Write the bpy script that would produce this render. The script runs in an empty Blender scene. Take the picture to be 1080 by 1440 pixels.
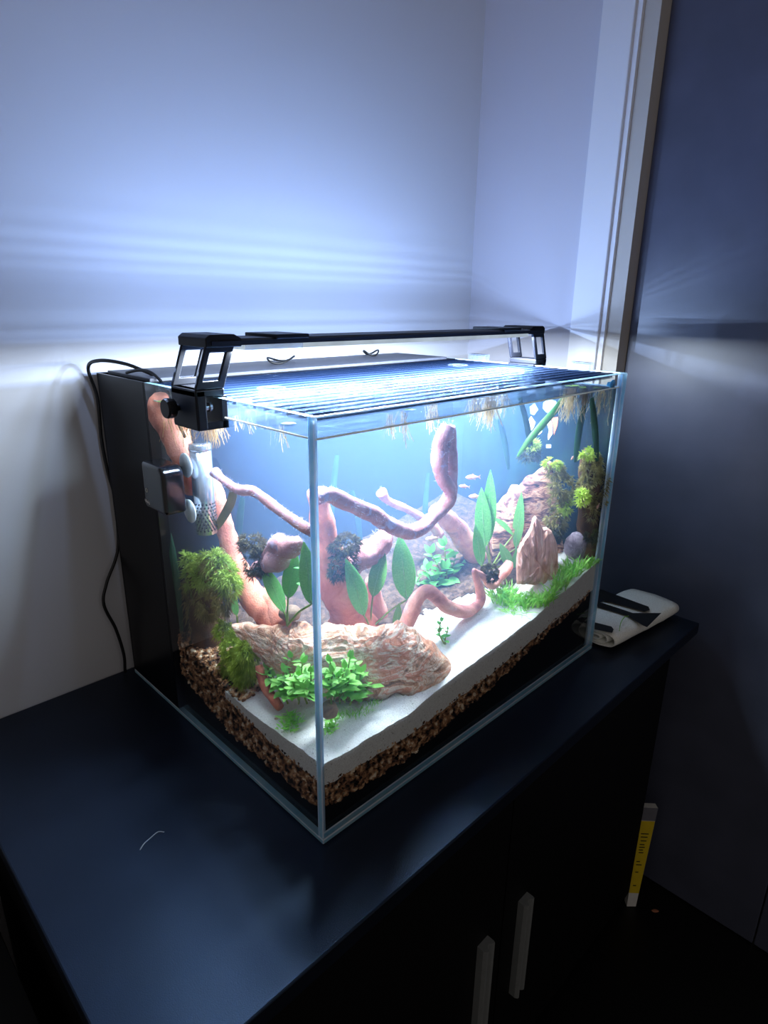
import bpy, math, random
import numpy as np
from mathutils import Vector, Matrix, noise
random.seed(7)
rng = np.random.default_rng(7)
scene = bpy.context.scene
COL = scene.collection

# ------------------------------------------------------------------ camera
CAM = Vector((-0.33695, -0.42483, 0.56224)); YAW, PITCH, ROLL, FPX = 0.78463, 0.31874, 0.01253, 885.55
FW = Vector((math.sin(YAW)*math.cos(PITCH), math.cos(YAW)*math.cos(PITCH), -math.sin(PITCH)))
_r = Vector((math.cos(YAW), -math.sin(YAW), 0)); _u = _r.cross(FW)
RT = _r*math.cos(ROLL) + _u*math.sin(ROLL); UP = -_r*math.sin(ROLL) + _u*math.cos(ROLL)
cd = bpy.data.cameras.new('camera'); cam = bpy.data.objects.new('camera', cd); COL.objects.link(cam)
cam.matrix_world = Matrix.Translation(CAM) @ Matrix((RT, UP, -FW)).transposed().to_4x4()
cd.sensor_width = 36; cd.lens = FPX/1440*36; cd.clip_start = 0.02; cd.clip_end = 50
scene.camera = cam

# ------------------------------------------------------------------ world, exposure
w = bpy.data.worlds.new('world'); scene.world = w; w.use_nodes = True
w.node_tree.nodes['Background'].inputs[0].default_value = (0.94, 0.86, 0.82, 1)
w.node_tree.nodes['Background'].inputs[1].default_value = 0.21
vs = scene.view_settings
vs.view_transform = 'Standard'; vs.look = 'None'; vs.gamma = 1; vs.exposure = 0.0; vs.use_curve_mapping = False
LED_POWER = 36.0        # the lamp's downward strip
BAND_POWER = 10.0      # added lamps imitating light the lid reflects onto the walls
cy = scene.cycles
cy.transparent_max_bounces = 40; cy.max_bounces = 10; cy.diffuse_bounces = 4; cy.volume_bounces = 2
cy.sample_clamp_indirect = 4.0

# ------------------------------------------------------------------ helpers
W, D, H = 0.60, 0.470, 0.469        # tank length, depth with filter chamber, height
YB = 0.325                          # front of the filter chamber
ZW = 0.447                          # water level
YWALL, XWALL, ZFLOOR = 0.490, 0.84, -0.68

def at(px, py, ax, v):
    """point of the sight line through a photo pixel where world axis ax has the value v"""
    d = FW*FPX + RT*(px-540) - UP*(py-720)
    i = 'xyz'.index(ax)
    return CAM + d*((v-CAM[i])/d[i])
def V(px, py, d):
    """d > 0: the point at world y = d (seen through the front pane); d < 0: at world x = -d (seen through the end pane)"""
    return at(px, py, 'y', d) if d >= 0 else at(px, py, 'x', -d)

def lin(c):
    if isinstance(c, str):
        c = [int(c[i:i+2], 16) for i in (0, 2, 4)]
    return tuple(((x/255)/12.92 if x/255 <= .04045 else ((x/255+.055)/1.055)**2.4) for x in c) + (1,)

class G:
    """small node-graph builder"""
    def __init__(s, name):
        s.m = bpy.data.materials.new(name); s.m.use_nodes = True
        s.t = s.m.node_tree; s.t.nodes.clear(); s.out = s.t.nodes.new('ShaderNodeOutputMaterial')
    def n(s, typ, _props=None, **ins):
        nd = s.t.nodes.new('ShaderNode'+typ)
        for k, v in (_props or {}).items(): setattr(nd, k, v)
        for k, v in ins.items():
            k = int(k[1:]) if k[0] == 'i' and k[1:].isdigit() else k.replace('_', ' ')
            sock = nd.inputs[k]
            if isinstance(v, bpy.types.NodeSocket): s.t.links.new(v, sock)
            else: sock.default_value = v
        return nd
    def surf(s, sh): s.t.links.new(sh.outputs[0], s.out.inputs['Surface']); return s.m
    def ramp(s, fac, stops, interp='LINEAR'):
        r = s.t.nodes.new('ShaderNodeValToRGB'); r.color_ramp.interpolation = interp
        e = r.color_ramp.elements
        while len(e) < len(stops): e.new(0.5)
        for el, (p, c) in zip(e, stops): el.position = p; el.color = lin(c) if not isinstance(c, tuple) or len(c) != 4 else c
        s.t.links.new(fac, r.inputs[0]); return r.outputs[0]
    def noise(s, scale, detail=4, rough=.55, dist=0, coord='Object', vec=None):
        tc = vec or s.n('TexCoord').outputs[coord]
        return s.n('TexNoise', Vector=tc, Scale=scale, Detail=detail, Roughness=rough, Distortion=dist).outputs[0]
    def schlick(s, f0):
        fc = s.n('LayerWeight', Blend=.5).outputs['Facing']
        p = s.n('Math', {'operation': 'POWER'}, i0=fc, i1=5.0).outputs[0]
        return s.n('Math', {'operation': 'MULTIPLY_ADD'}, i0=p, i1=1-f0, i2=f0).outputs[0]
    def bump(s, h, strength=.3, dist=.002): return s.n('Bump', Height=h, Strength=strength, Distance=dist).outputs[0]

def plain(name, col, rough=.5, metal=0, spec=.5, scale=60, vary=.06, bump=0, bdist=.001):
    g = G(name); c = lin(col)
    f = g.noise(scale)
    lo = tuple(x*(1-vary) for x in c[:3])+(1,); hi = tuple(min(1, x*(1+vary)) for x in c[:3])+(1,)
    r = g.ramp(f, [(.3, lo), (.7, hi)])
    kw = dict(Base_Color=r, Roughness=rough, Metallic=metal, Specular_IOR_Level=spec)
    if bump: kw['Normal'] = g.bump(f, bump, bdist)
    return g.surf(g.n('BsdfPrincipled', **kw))

def mesh(name, verts, faces, mat, smooth=False, mats=None, fm=None):
    me = bpy.data.meshes.new(name)
    me.from_pydata([tuple(v) for v in verts], [], faces)
    for m in (mats or [mat]): me.materials.append(m)
    if fm is not None: me.polygons.foreach_set('material_index', fm)
    if smooth: me.polygons.foreach_set('use_smooth', [True]*len(me.polygons))
    me.update(); return me
def fix_normals(me):
    import bmesh
    b = bmesh.new(); b.from_mesh(me); bmesh.ops.recalc_face_normals(b, faces=b.faces); b.to_mesh(me); b.free(); return me
def put(name, me, parent=None):
    """link a mesh given in world coordinates, as a thing of its own or as a part of parent"""
    o = bpy.data.objects.new(name, me); COL.objects.link(o)
    if parent is not None:
        o.parent = parent
        p, loc = parent, Vector((0, 0, 0))
        while p: loc += p.location; p = p.parent
        o.matrix_parent_inverse = Matrix.Translation(-loc) if parent.type == 'EMPTY' else Matrix.Identity(4)
    return o
def tag(o, label, cat, group=None, kind=None):
    if label: o['label'] = label
    if cat: o['category'] = cat
    if group: o['group'] = group
    if kind: o['kind'] = kind
    return o
def thing(name, loc, label, cat, group=None):
    e = bpy.data.objects.new(name, None); COL.objects.link(e); e.location = loc; e.empty_display_size = .01
    return tag(e, label, cat, group)

class MB:
    def __init__(s): s.v = []; s.f = []
    def add(s, v, f):
        k = len(s.v); s.v += [tuple(x) for x in v]; s.f += [tuple(i+k for i in q) for q in f]; return s
    def box(s, a, b, M=None):
        (x0, y0, z0), (x1, y1, z1) = a, b
        v = [(x0,y0,z0),(x1,y0,z0),(x1,y1,z0),(x0,y1,z0),(x0,y0,z1),(x1,y0,z1),(x1,y1,z1),(x0,y1,z1)]
        if M is not None: v = [M @ Vector(p) for p in v]
        return s.add(v, [(0,3,2,1),(4,5,6,7),(0,1,5,4),(1,2,6,5),(2,3,7,6),(3,0,4,7)])
    def prism(s, poly, h0, h1, fn):
        """poly of 2D points, extruded from h0 to h1; fn(u,v,h) -> point"""
        n = len(poly)
        v = [fn(u, q, h0) for u, q in poly] + [fn(u, q, h1) for u, q in poly]
        return s.add(v, [tuple(range(n-1, -1, -1)), tuple(range(n, 2*n))] + [(i, (i+1) % n, n+(i+1) % n, n+i) for i in range(n)])
    def tube(s, pts, rad, seg=8, cap=True, flat=1.0):
        pts = [Vector(p) for p in pts]; n = len(pts)
        if not hasattr(rad, '__len__'): rad = [rad]*n
        t0 = (pts[1]-pts[0]).normalized()
        a = Vector((0, 0, 1)) if abs(t0.z) < .9 else Vector((1, 0, 0))
        nn = (a - t0*a.dot(t0)).normalized(); ring = []
        for i in range(n):
            t = (pts[min(i+1, n-1)]-pts[max(i-1, 0)]).normalized()
            nn = (nn - t*nn.dot(t)).normalized(); bb = t.cross(nn)
            ring.append([pts[i] + (nn*math.cos(2*math.pi*k/seg)*flat + bb*math.sin(2*math.pi*k/seg))*rad[i] for k in range(seg)])
        v = [p for r in ring for p in r]; f = []
        for i in range(n-1):
            for k in range(seg):
                f.append((i*seg+k, i*seg+(k+1) % seg, (i+1)*seg+(k+1) % seg, (i+1)*seg+k))
        if cap: f += [tuple(range(seg-1, -1, -1)), tuple((n-1)*seg+k for k in range(seg))]
        return s.add(v, f)
    def cyl(s, c, ax, r, h, seg=20):
        c = Vector(c); ax = Vector(ax).normalized()
        return s.tube([c, c+ax*h], [r, r], seg)
    def lathe(s, c, ax, prof, seg=20):
        c = Vector(c); ax = Vector(ax).normalized()
        return s.tube([c+ax*h for r, h in prof], [r for r, h in prof], seg)
    def me(s, name, mat, smooth=False): return mesh(name, s.v, s.f, mat, smooth)
    def put(s, name, mat, parent=None, smooth=False): return put(name, s.me(name, mat, smooth), parent)
def bevel(o, wdt=.002, seg=2):
    m = o.modifiers.new('bevel', 'BEVEL'); m.width = wdt; m.segments = seg; m.limit_method = 'ANGLE'; return o

def spline(pts, n):
    """Catmull-Rom through (vec, radius) pairs"""
    P = [np.array(list(p)+[r], float) for p, r in pts]; P = [2*P[0]-P[1]] + P + [2*P[-1]-P[-2]]
    out = []
    segs = len(P)-3
    for i in range(segs):
        k = n if i < segs-1 else n+1
        for j in range(k):
            t = j/n; a, b, c, d = P[i:i+4]
            out.append(.5*((2*b)+(-a+c)*t+(2*a-5*b+4*c-d)*t*t+(-a+3*b-3*c+d)*t**3))
    return [Vector(o[:3]) for o in out], [max(o[3], .0006) for o in out]

def wood(name, pts, mat, parent=None, amp=.18, seg=14, n=7, seed=0, close=True, fq=38):
    """knobbly driftwood limb through (point, radius) pairs"""
    P, R = spline(pts, n)
    m = MB(); m.tube(P, R, seg)
    v = []
    off = Vector((seed*3.1, seed*1.7, 0))
    for i, q in enumerate(m.v):
        c = P[i//seg]; q = Vector(q); d = q-c
        s1 = noise.noise(q*fq+off); s2 = noise.noise(q*fq*3.3+off)
        v.append(c + d*(1+amp*1.5*s1+amp*.6*s2))
    L = len(P)
    me = mesh(name, v, m.f, mat, True)
    return put(name, me, parent)

def fuzz_mesh(P, R, n, ln, mat, name):
    """pale hairs of algae standing off a limb"""
    v = []; f = []
    for k in range(n):
        i = random.randrange(len(P)); c = P[i]; d = Vector(rng.normal(size=3)).normalized()
        b = c+d*R[i]*.95; e = b+(d+Vector(rng.normal(size=3))*.4)*ln*random.uniform(.4, 1.2)
        s = Vector(rng.normal(size=3)).normalized()*.00035
        kk = len(v); v += [b-s, b+s, e]; f.append((kk, kk+1, kk+2))
    return mesh(name, v, f, mat)

# ------------------------------------------------------------------ materials
def wall_mat(name, col):
    g = G(name); c = lin(col)
    f = g.noise(220, 3); f2 = g.noise(3, 2)
    r = g.ramp(f2, [(.3, tuple(x*.97 for x in c[:3])+(1,)), (.7, c)])
    return g.surf(g.n('BsdfPrincipled', Base_Color=r, Roughness=.75, Specular_IOR_Level=.2, Normal=g.bump(f, .05, .001)))
M_WALL = wall_mat('wall_paint', (206, 207, 212))
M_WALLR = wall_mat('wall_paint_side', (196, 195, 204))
M_TRIM = wall_mat('trim_paint', (222, 222, 226))
M_JAMB = wall_mat('jamb_paint', (186, 180, 172))
def door_mat():
    g = G('dark_door_laminate')
    f = g.noise(9, 3); sp = g.noise(300, 2)
    r = g.ramp(f, [(.35, '484c5c'), (.7, '505466')])
    return g.surf(g.n('BsdfPrincipled', Base_Color=r, Roughness=.33, Specular_IOR_Level=.55, Normal=g.bump(sp, .03, .0005)))
M_DOOR = door_mat()
M_FLOOR = plain('black_floor', '060607', .45, spec=.3, scale=20)
def top_mat():
    g = G('black_worktop')
    f = g.noise(900, 2, .7); f2 = g.noise(14, 3)
    r = g.ramp(f2, [(.3, '080b14'), (.7, '0b0f1a')])
    ro = g.n('MapRange', Value=f2, To_Min=.38, To_Max=.46).outputs[0]
    return g.surf(g.n('BsdfPrincipled', Base_Color=r, Roughness=ro, Specular_IOR_Level=.62, Specular_Tint=(.40, .60, 1.0, 1), Normal=g.bump(f, .22, .0006)))
M_TOP = top_mat()
M_BODY = plain('black_cabinet_laminate', '050506', .55, spec=.2, scale=30)
M_ALU = plain('brushed_aluminium', '828584', .5, .3, scale=90)
M_BLACK = plain('black_plastic', '0c0d11', .45, spec=.25, scale=80)
M_BLACKGLOSS = plain('black_gloss_plastic', '08090d', .12, spec=.6, scale=80)
M_BLACKMETAL = plain('black_anodised', '10121a', .5, 0, spec=.25, scale=120)
M_CHAMBER = plain('black_acrylic', '08090e', .3, spec=.15, scale=10)
M_COVER = plain('grey_cover', '3b3f4c', .5, scale=120, vary=.2, bump=.1)
M_CABLE = plain('cable_rubber', '0b0b0d', .45, scale=50)
M_STEEL = plain('brushed_steel', 'd6dce2', .24, .85, scale=200)
M_CUP = plain('white_silicone', 'dfe8ee', .4, scale=60)
M_WHITEPRINT = plain('white_print', 'e4e4e4', .5)
M_DARKHOLE = plain('dark_hole', '101420', .7)

def pane_mat(name, conds):
    g = G(name)
    tr = g.n('BsdfTransparent', Color=(.965, .985, .99, 1)); gl = g.n('BsdfGlossy', Color=(1, 1, 1, 1), Roughness=.0)
    fr = g.schlick(.025)
    sm = g.noise(9, 3)
    fac = g.n('Math', {'operation': 'MULTIPLY'}, i0=fr, i1=g.n('MapRange', Value=sm, To_Min=.8, To_Max=1).outputs[0]).outputs[0]
    # light that runs down the water too steeply is totally reflected inside the vertical panes
    iz = g.n('Math', {'operation': 'ABSOLUTE'}, i0=g.n('SeparateXYZ', Vector=g.n('NewGeometry').outputs['Incoming']).outputs[2]).outputs[0]
    cosn = g.n('Math', {'operation': 'ABSOLUTE'}, i0=g.n('VectorMath', {'operation': 'DOT_PRODUCT'}, i0=g.n('NewGeometry').outputs['Incoming'], i1=g.n('NewGeometry').outputs['Normal']).outputs['Value']).outputs[0]
    for zmin, cmax in conds:
        a = g.n('MapRange', Value=iz, From_Min=zmin, From_Max=zmin+.03, To_Min=0, To_Max=1).outputs[0]
        b = g.n('MapRange', Value=cosn, From_Min=cmax-.03, From_Max=cmax, To_Min=1, To_Max=0).outputs[0]
        fac = g.n('Math', {'operation': 'MAXIMUM'}, i0=fac, i1=g.n('Math', {'operation': 'MULTIPLY'}, i0=a, i1=b).outputs[0]).outputs[0]
    return g.surf(g.n('MixShader', Fac=fac, i1=tr.outputs[0], i2=gl.outputs[0]))
M_PANE = pane_mat('tank_glass', [(.715, .62), (.5, .37)]); M_PANEL = pane_mat('tank_glass_end', [(.5, .36)])
def edge_mat(name, c1, c2, tr=.35):
    g = G(name)
    tc = g.n('TexCoord').outputs['Object']
    f = g.noise(40, 3)
    r = g.ramp(f, [(.3, c1), (.7, c2)])
    d = g.n('BsdfDiffuse', Color=r); t = g.n('BsdfTranslucent', Color=r); gl = g.n('BsdfGlossy', Color=(.8, .9, 1, 1), Roughness=.15)
    a = g.n('MixShader', Fac=.5, i1=d.outputs[0], i2=t.outputs[0])
    b = g.n('MixShader', Fac=.1, i1=a.outputs[0], i2=gl.outputs[0])
    x = g.n('BsdfTransparent', Color=(.6, .85, .95, 1))
    return g.surf(g.n('MixShader', Fac=tr, i1=b.outputs[0], i2=x.outputs[0]))
M_EDGE = edge_mat('glass_edge', '9adcf8', 'c8f0ff', .12)  # pale cyan stands in for lamp light piped out at the glass edges
def painted_mirror_mat():  # dark colour painted in for the mirrored interior, hiding the room behind
    g = G('painted_reflection_glass')
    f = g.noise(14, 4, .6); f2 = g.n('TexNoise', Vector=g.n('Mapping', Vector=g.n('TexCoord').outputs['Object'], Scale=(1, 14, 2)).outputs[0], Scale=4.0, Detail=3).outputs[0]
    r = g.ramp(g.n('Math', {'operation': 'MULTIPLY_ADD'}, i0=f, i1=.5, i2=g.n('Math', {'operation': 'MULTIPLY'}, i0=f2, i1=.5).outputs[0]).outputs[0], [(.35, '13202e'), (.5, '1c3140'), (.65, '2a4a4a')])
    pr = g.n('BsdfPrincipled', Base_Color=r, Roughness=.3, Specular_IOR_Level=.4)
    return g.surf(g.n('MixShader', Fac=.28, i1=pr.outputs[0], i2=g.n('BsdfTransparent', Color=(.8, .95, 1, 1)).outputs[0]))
M_MIRRORED = painted_mirror_mat()
M_SEAM_GLINT = edge_mat('silicone_and_glint', 'd6eaff', 'f6fbff', .1)

def lid_mat(name, transp, col):
    g = G(name); c = lin(col)
    f = g.n('TexNoise', Vector=g.n('Mapping', Vector=g.n('TexCoord').outputs['Object'], Scale=(3, 150, 40)).outputs[0], Scale=1.7, Detail=5, Roughness=.7).outputs[0]  # streaks painted into the colours, imitating lamp reflections broken by the ribs
    cc = g.ramp(f, [(.36, tuple(x*.35 for x in c[:3])+(1,)), (.6, c)])
    d = g.n('BsdfDiffuse', Color=cc); t = g.n('BsdfTranslucent', Color=cc)
    a = g.n('MixShader', Fac=.45, i1=d.outputs[0], i2=t.outputs[0])
    x = g.n('BsdfTransparent', Color=(.97, .99, 1, 1))
    ff = g.n('MapRange', Value=f, From_Min=.3, From_Max=.7, To_Min=max(0, 1-(1-transp)*1.8), To_Max=1-(1-transp)*.2).outputs[0]
    b = g.n('MixShader', Fac=ff, i1=a.outputs[0], i2=x.outputs[0])
    gc = g.ramp(f, [(.38, (.008, .014, .03, 1)), (.5, (.03, .048, .085, 1)), (.6, (.09, .125, .18, 1))])
    gl = g.n('BsdfGlossy', Color=gc, Roughness=.28, Normal=g.bump(f, .5, .004))
    return g.surf(g.n('MixShader', Fac=g.schlick(.04), i1=b.outputs[0], i2=gl.outputs[0]))
M_LID = lid_mat('clear_lid_sheet', .99, '8fb0ee'); M_LIDT = lid_mat('ribbed_lid_top', .875, '84aaf4')
M_RIB = lid_mat('clear_lid_rib', .40, '0f1c36')
M_CLIP = lid_mat('clear_acrylic_clip', .86, 'b8d0f8')

def water_mat():
    g = G('hazy_water')
    tr = g.n('BsdfTransparent', Color=(1, 1, 1, 1)); gl = g.n('BsdfGlossy', Color=(.05, .075, .12, 1), Roughness=.22, Normal=g.bump(g.noise(45, 2), .35, .004))
    film = g.n('BsdfDiffuse', Color=lin('c9d8f2'))
    mv = g.n('MixShader', Fac=.07, i1=gl.outputs[0], i2=film.outputs[0])
    nz = g.n('SeparateXYZ', Vector=g.n('NewGeometry').outputs['Normal']).outputs[2]
    isup = g.n('Math', {'operation': 'GREATER_THAN'}, i0=g.n('Math', {'operation': 'ABSOLUTE'}, i0=nz).outputs[0], i1=.9).outputs[0]
    fr = g.n('Math', {'operation': 'ADD'}, i0=g.schlick(.02), i1=.12).outputs[0]
    fac = g.n('Math', {'operation': 'MULTIPLY'}, i0=fr, i1=isup).outputs[0]
    m = g.surf(g.n('MixShader', Fac=fac, i1=tr.outputs[0], i2=mv.outputs[0]))
    vol = g.n('VolumeScatter', Color=(.30, .50, .88, 1), Density=.82, Anisotropy=.0)
    g.t.links.new(vol.outputs[0], g.out.inputs['Volume'])
    return m
M_WATER = water_mat()

def led_mat():
    g = G('led_diffuser')
    f = g.noise(30, 2)
    e = g.n('Emission', Color=(.72, .86, 1, 1), Strength=g.n('MapRange', Value=f, To_Min=.45, To_Max=1.0).outputs[0])
    gl = g.n('BsdfGlossy', Color=(.9, .95, 1, 1), Roughness=.1)
    return g.surf(g.n('MixShader', Fac=.3, i1=e.outputs[0], i2=gl.outputs[0]))
M_LED = led_mat()

def leafy(name, c1, c2, scale=60, trans=.35, rough=.4):
    g = G(name)
    f = g.noise(scale, 3)
    r = g.ramp(f, [(.3, c1), (.7, c2)])
    d = g.n('BsdfPrincipled', Base_Color=r, Roughness=rough, Specular_IOR_Level=.35)
    t = g.n('BsdfTranslucent', Color=r)
    return g.surf(g.n('MixShader', Fac=trans, i1=d.outputs[0], i2=t.outputs[0]))
M_LEAF = leafy('broad_leaf', '62b35c', '92d07c')
M_LEAF2 = leafy('broad_leaf_dark', '66a858', '98c878')
M_RIBL = leafy('leaf_midrib', '8cc07c', 'a6d48c')
M_STEMLEAF = leafy('bright_stem_leaf', '86d85c', 'c4f292', 200)
M_STEM = leafy('plant_stem', '7fa04c', 'a6b35a')
M_GRASS = leafy('carpet_grass', '6cc04a', 'c4f088', 120)
M_MIDPL = leafy('mid_plant_leaf', '62c860', 'a0e88a', 150)
M_BLADE = leafy('ribbon_leaf', '1f4434', '356848', 20)
M_MOSSG = leafy('moss_green', '76922c', 'c8dc6c', 55, .3, .7)
M_MOSSY = leafy('moss_yellow_green', 'a0bc38', 'e4f27c', 70, .3, .7)
M_MOSSB = leafy('moss_brown', '6e6438', 'b8ab6c', 70, .25, .8)
M_MOSSP = leafy('moss_wiry_brown', '3e392a', '7d7152', 90, .2, .8)
M_MOSSD = leafy('moss_dark', '2e3326', '6a6a48', 90, .2, .8)
M_ROOT = leafy('pale_roots', 'a98c63', 'd9c7a0', 80, .4, .8)
M_ROOTB = leafy('bronze_roots', '9c7440', 'd4ab6c', 80, .4, .8)
M_FUZZ = leafy('algae_fuzz', 'cfc4d0', 'efe6ee', 80, .5, .9)

def wood_mat(name, stops, scale=30, patch='b7aac0', pl=.62, bump=.6):
    g = G(name)
    tc = g.n('TexCoord').outputs['Object']
    f = g.noise(scale, 6, .65, .6); p = g.noise(scale*1.4, 4, .6)
    r = g.ramp(f, stops)
    k = g.ramp(p, [(pl, (0, 0, 0, 1)), (pl+.1, (1, 1, 1, 1))])
    mix = g.n('Mix', {'data_type': 'RGBA'}, Factor=k, A=r, B=lin(patch)).outputs[2]
    fine = g.noise(420, 4, .7)
    return g.surf(g.n('BsdfPrincipled', Base_Color=mix, Roughness=.75, Specular_IOR_Level=.2, Normal=g.bump(fine, bump, .002)))
M_WOOD = wood_mat('pink_driftwood', [(.25, '80565c'), (.42, 'd08a80'), (.6, 'eaa898'), (.8, 'f2c8bc')])
M_WOODR = wood_mat('red_driftwood', [(.25, '8d4c3c'), (.45, 'd07a62'), (.65, 'e89c84'), (.85, 'f2c0ac')], 26, 'c9a09c', .7)
M_WOODP = wood_mat('furry_driftwood', [(.25, '6a4650'), (.45, 'bd7f7a'), (.6, 'cc9696'), (.8, 'd8b4b8')], 36, 'bfaec6', .58)
M_WOODD = wood_mat('dark_stump', [(.25, '2c2117'), (.5, '5a3e28'), (.7, '7c5836'), (.85, '8d6c44')], 24, '5c6c30', .56)
def slab_mat():
    g = G('streaked_wood_slab')
    tc = g.n('TexCoord').outputs['Object']
    rot = g.n('Mapping', Vector=tc, Rotation=(0, math.radians(40), 0), Scale=(1, 3, 6)).outputs[0]
    f = g.noise(16, 6, .7, .8, vec=rot)
    r = g.ramp(f, [(.34, '2c1e22'), (.44, '7d5450'), (.5, 'c08a72'), (.56, 'e6b89c'), (.64, '8a6a70'), (.74, 'b49aa4')])
    return g.surf(g.n('BsdfPrincipled', Base_Color=r, Roughness=.8, Specular_IOR_Level=.15, Normal=g.bump(f, .8, .006)))
M_SLAB = slab_mat()
def rock_mat():
    g = G('petrified_wood_stone')
    tc = g.n('TexCoord').outputs['Object']
    m = g.n('Mapping', Vector=tc, Rotation=(0, .12, 0), Scale=(1, 1.4, 3.0)).outputs[0]
    f = g.noise(15, 8, .68, 1.6, vec=m); f2 = g.noise(30, 6, .7, 1.0); f3 = g.noise(9, 3)
    a = g.ramp(f, [(.24, '3a2f2a'), (.36, '8a7262'), (.43, 'd39a7c'), (.48, 'f6e6d2'), (.53, 'e6a88e'), (.6, 'd98e70'), (.68, 'fbead6'), (.8, '8a5a44')])
    b = g.ramp(f2, [(.3, '43362f'), (.5, 'd2926e'), (.7, 'f4dcb8')])
    mix = g.n('Mix', {'data_type': 'RGBA'}, Factor=g.ramp(f3, [(.42, (0, 0, 0, 1)), (.62, (.75, .75, .75, 1))]), A=a, B=b).outputs[2]
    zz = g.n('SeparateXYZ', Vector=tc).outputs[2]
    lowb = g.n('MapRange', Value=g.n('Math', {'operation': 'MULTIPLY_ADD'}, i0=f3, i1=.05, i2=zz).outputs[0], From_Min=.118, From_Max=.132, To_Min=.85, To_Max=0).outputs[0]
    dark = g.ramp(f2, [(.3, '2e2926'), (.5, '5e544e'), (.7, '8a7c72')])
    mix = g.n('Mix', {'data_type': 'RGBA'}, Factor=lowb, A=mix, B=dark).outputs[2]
    h = g.n('Math', {'operation': 'ADD'}, i0=f, i1=f2).outputs[0]
    return g.surf(g.n('BsdfPrincipled', Base_Color=mix, Roughness=.8, Specular_IOR_Level=.2, Normal=g.bump(h, .9, .006)))
M_ROCK = rock_mat()
def rock2_mat():
    g = G('pink_upright_stone')
    tc = g.n('TexCoord').outputs['Object']
    m = g.n('Mapping', Vector=tc, Scale=(5, 3, 1)).outputs[0]
    f = g.noise(14, 7, .7, .8, vec=m)
    r = g.ramp(f, [(.28, '7a4a40'), (.4, 'd2917c'), (.52, 'f0b4a0'), (.66, 'fbd8c8'), (.8, 'b88e84')])
    return g.surf(g.n('BsdfPrincipled', Base_Color=r, Roughness=.8, Normal=g.bump(f, 1, .006)))
M_ROCK2 = rock2_mat()
M_STONE = wood_mat('lilac_stone', [(.3, '6a5a66'), (.5, '9b8796'), (.7, 'c4b2c0')], 60, 'd2c6d2', .6)
M_STONEG = wood_mat('tan_stone', [(.3, '6b5a50'), (.5, 'a78a76'), (.7, 'd1b49c')], 40, 'a79a92', .6)
def sand_mat():
    g = G('white_sand')
    f = g.noise(700, 3, .8); f2 = g.noise(12, 3); sp = g.noise(330, 2, .5)
    r = g.ramp(f, [(.3, 'cfc9c6'), (.5, 'eae7e4'), (.7, 'f8f6f3')])
    dk = g.ramp(sp, [(.68, (0, 0, 0, 1)), (.72, (.7, .7, .7, 1))])
    mix = g.n('Mix', {'data_type': 'RGBA'}, Factor=dk, A=r, B=lin('6b625c')).outputs[2]
    return g.surf(g.n('BsdfPrincipled', Base_Color=mix, Roughness=.9, Specular_IOR_Level=.1, Normal=g.bump(g.n('Math', {'operation': 'ADD'}, i0=f, i1=g.noise(160, 3, .6)).outputs[0], .7, .0016)))
M_SAND = sand_mat()
M_REAR = wood_mat('rear_grit', [(.3, '221a17'), (.45, '4d3b33'), (.6, '6f574a'), (.75, '8d7566')], 120, '2a3320', .66, .9)
M_SOIL = plain('black_soil', '0a0909', .9, spec=.1, scale=150, vary=.4)
def gravel_mat():
    g = G('tan_gravel')
    f = g.noise(115, 1, .5)
    r = g.ramp(f, [(.3, '221710'), (.40, '6e4a34'), (.48, 'a0714e'), (.56, 'c89e76'), (.64, 'e6d2ba')], 'CONSTANT')
    return g.surf(g.n('BsdfPrincipled', Base_Color=r, Roughness=.6, Specular_IOR_Level=.3))
M_GRAVEL = gravel_mat()
M_TOWEL = plain('white_terry', 'f2f4ec', .95, spec=.05, scale=500, vary=.12, bump=.6, bdist=.002)
M_TOWELIN = plain('cream_terry', 'cfcda8', .95, spec=.05, scale=500, vary=.12, bump=.6, bdist=.002)
M_FISH = wood_mat('peach_fish', [(.3, 'b98a80'), (.55, 'd9a58d'), (.75, 'e6c2b0')], 120, 'e9d9d4', .6, .1)
M_FIN = leafy('fish_fin', 'c99c8c', 'e0beb0')
M_YELLOW = plain('yellow_label', 'd6b81e', .5)
M_BOXW = plain('white_card', 'd4d2cc', .6)
M_BOXG = plain('grey_card', '6a6a72', .5)
M_INK = plain('dark_ink', '3d3512', .6)
M_ORANGE = plain('orange_decal', 'e5714f', .5)
M_DECALW = plain('white_decal', 'e6ecf0', .5)
M_DECALB = plain('blue_decal', '8fb4c8', .5)
M_BLUEDOT = plain('blue_suction', '2f8fc4', .3)

# ------------------------------------------------------------------ the room
def struct(name, mb, mat, label=None):
    o = mb.put(name, mat); o['kind'] = 'structure'
    if label: o['label'] = label
    return o
struct('wall_back', MB().box((-2.2, YWALL, ZFLOOR), (XWALL+.25, YWALL+.1, 2.2)), M_WALL, 'smooth pale lavender wall behind the aquarium')
struct('wall_right', MB().box((XWALL, .232, ZFLOOR), (XWALL+.2, YWALL, 2.2)), M_WALLR, 'pale side wall meeting the back wall in a corner')
struct('floor', MB().box((-2.2, -2.2, ZFLOOR-.05), (XWALL+.25, YWALL, ZFLOOR)), M_FLOOR, 'black floor around the cabinet')
t1 = MB(); t1.box((XWALL-.012, .172, ZFLOOR), (XWALL+.2, .232, 2.2))
bevel(struct('trim_1', t1, M_TRIM, 'white door casing beside the dark door'), .002)
t2 = MB(); t2.box((XWALL-.004, .163, ZFLOOR), (XWALL+.2, .172, 2.2))
struct('trim_2', t2, M_TRIM, 'narrow white stop bead of the door casing')
t3 = MB(); t3.box((XWALL+.004, .135, ZFLOOR), (XWALL+.2, .163, 2.2))
struct('trim_3', t3, M_JAMB, 'grey door jamb strip')
XD = XWALL+.04
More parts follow.
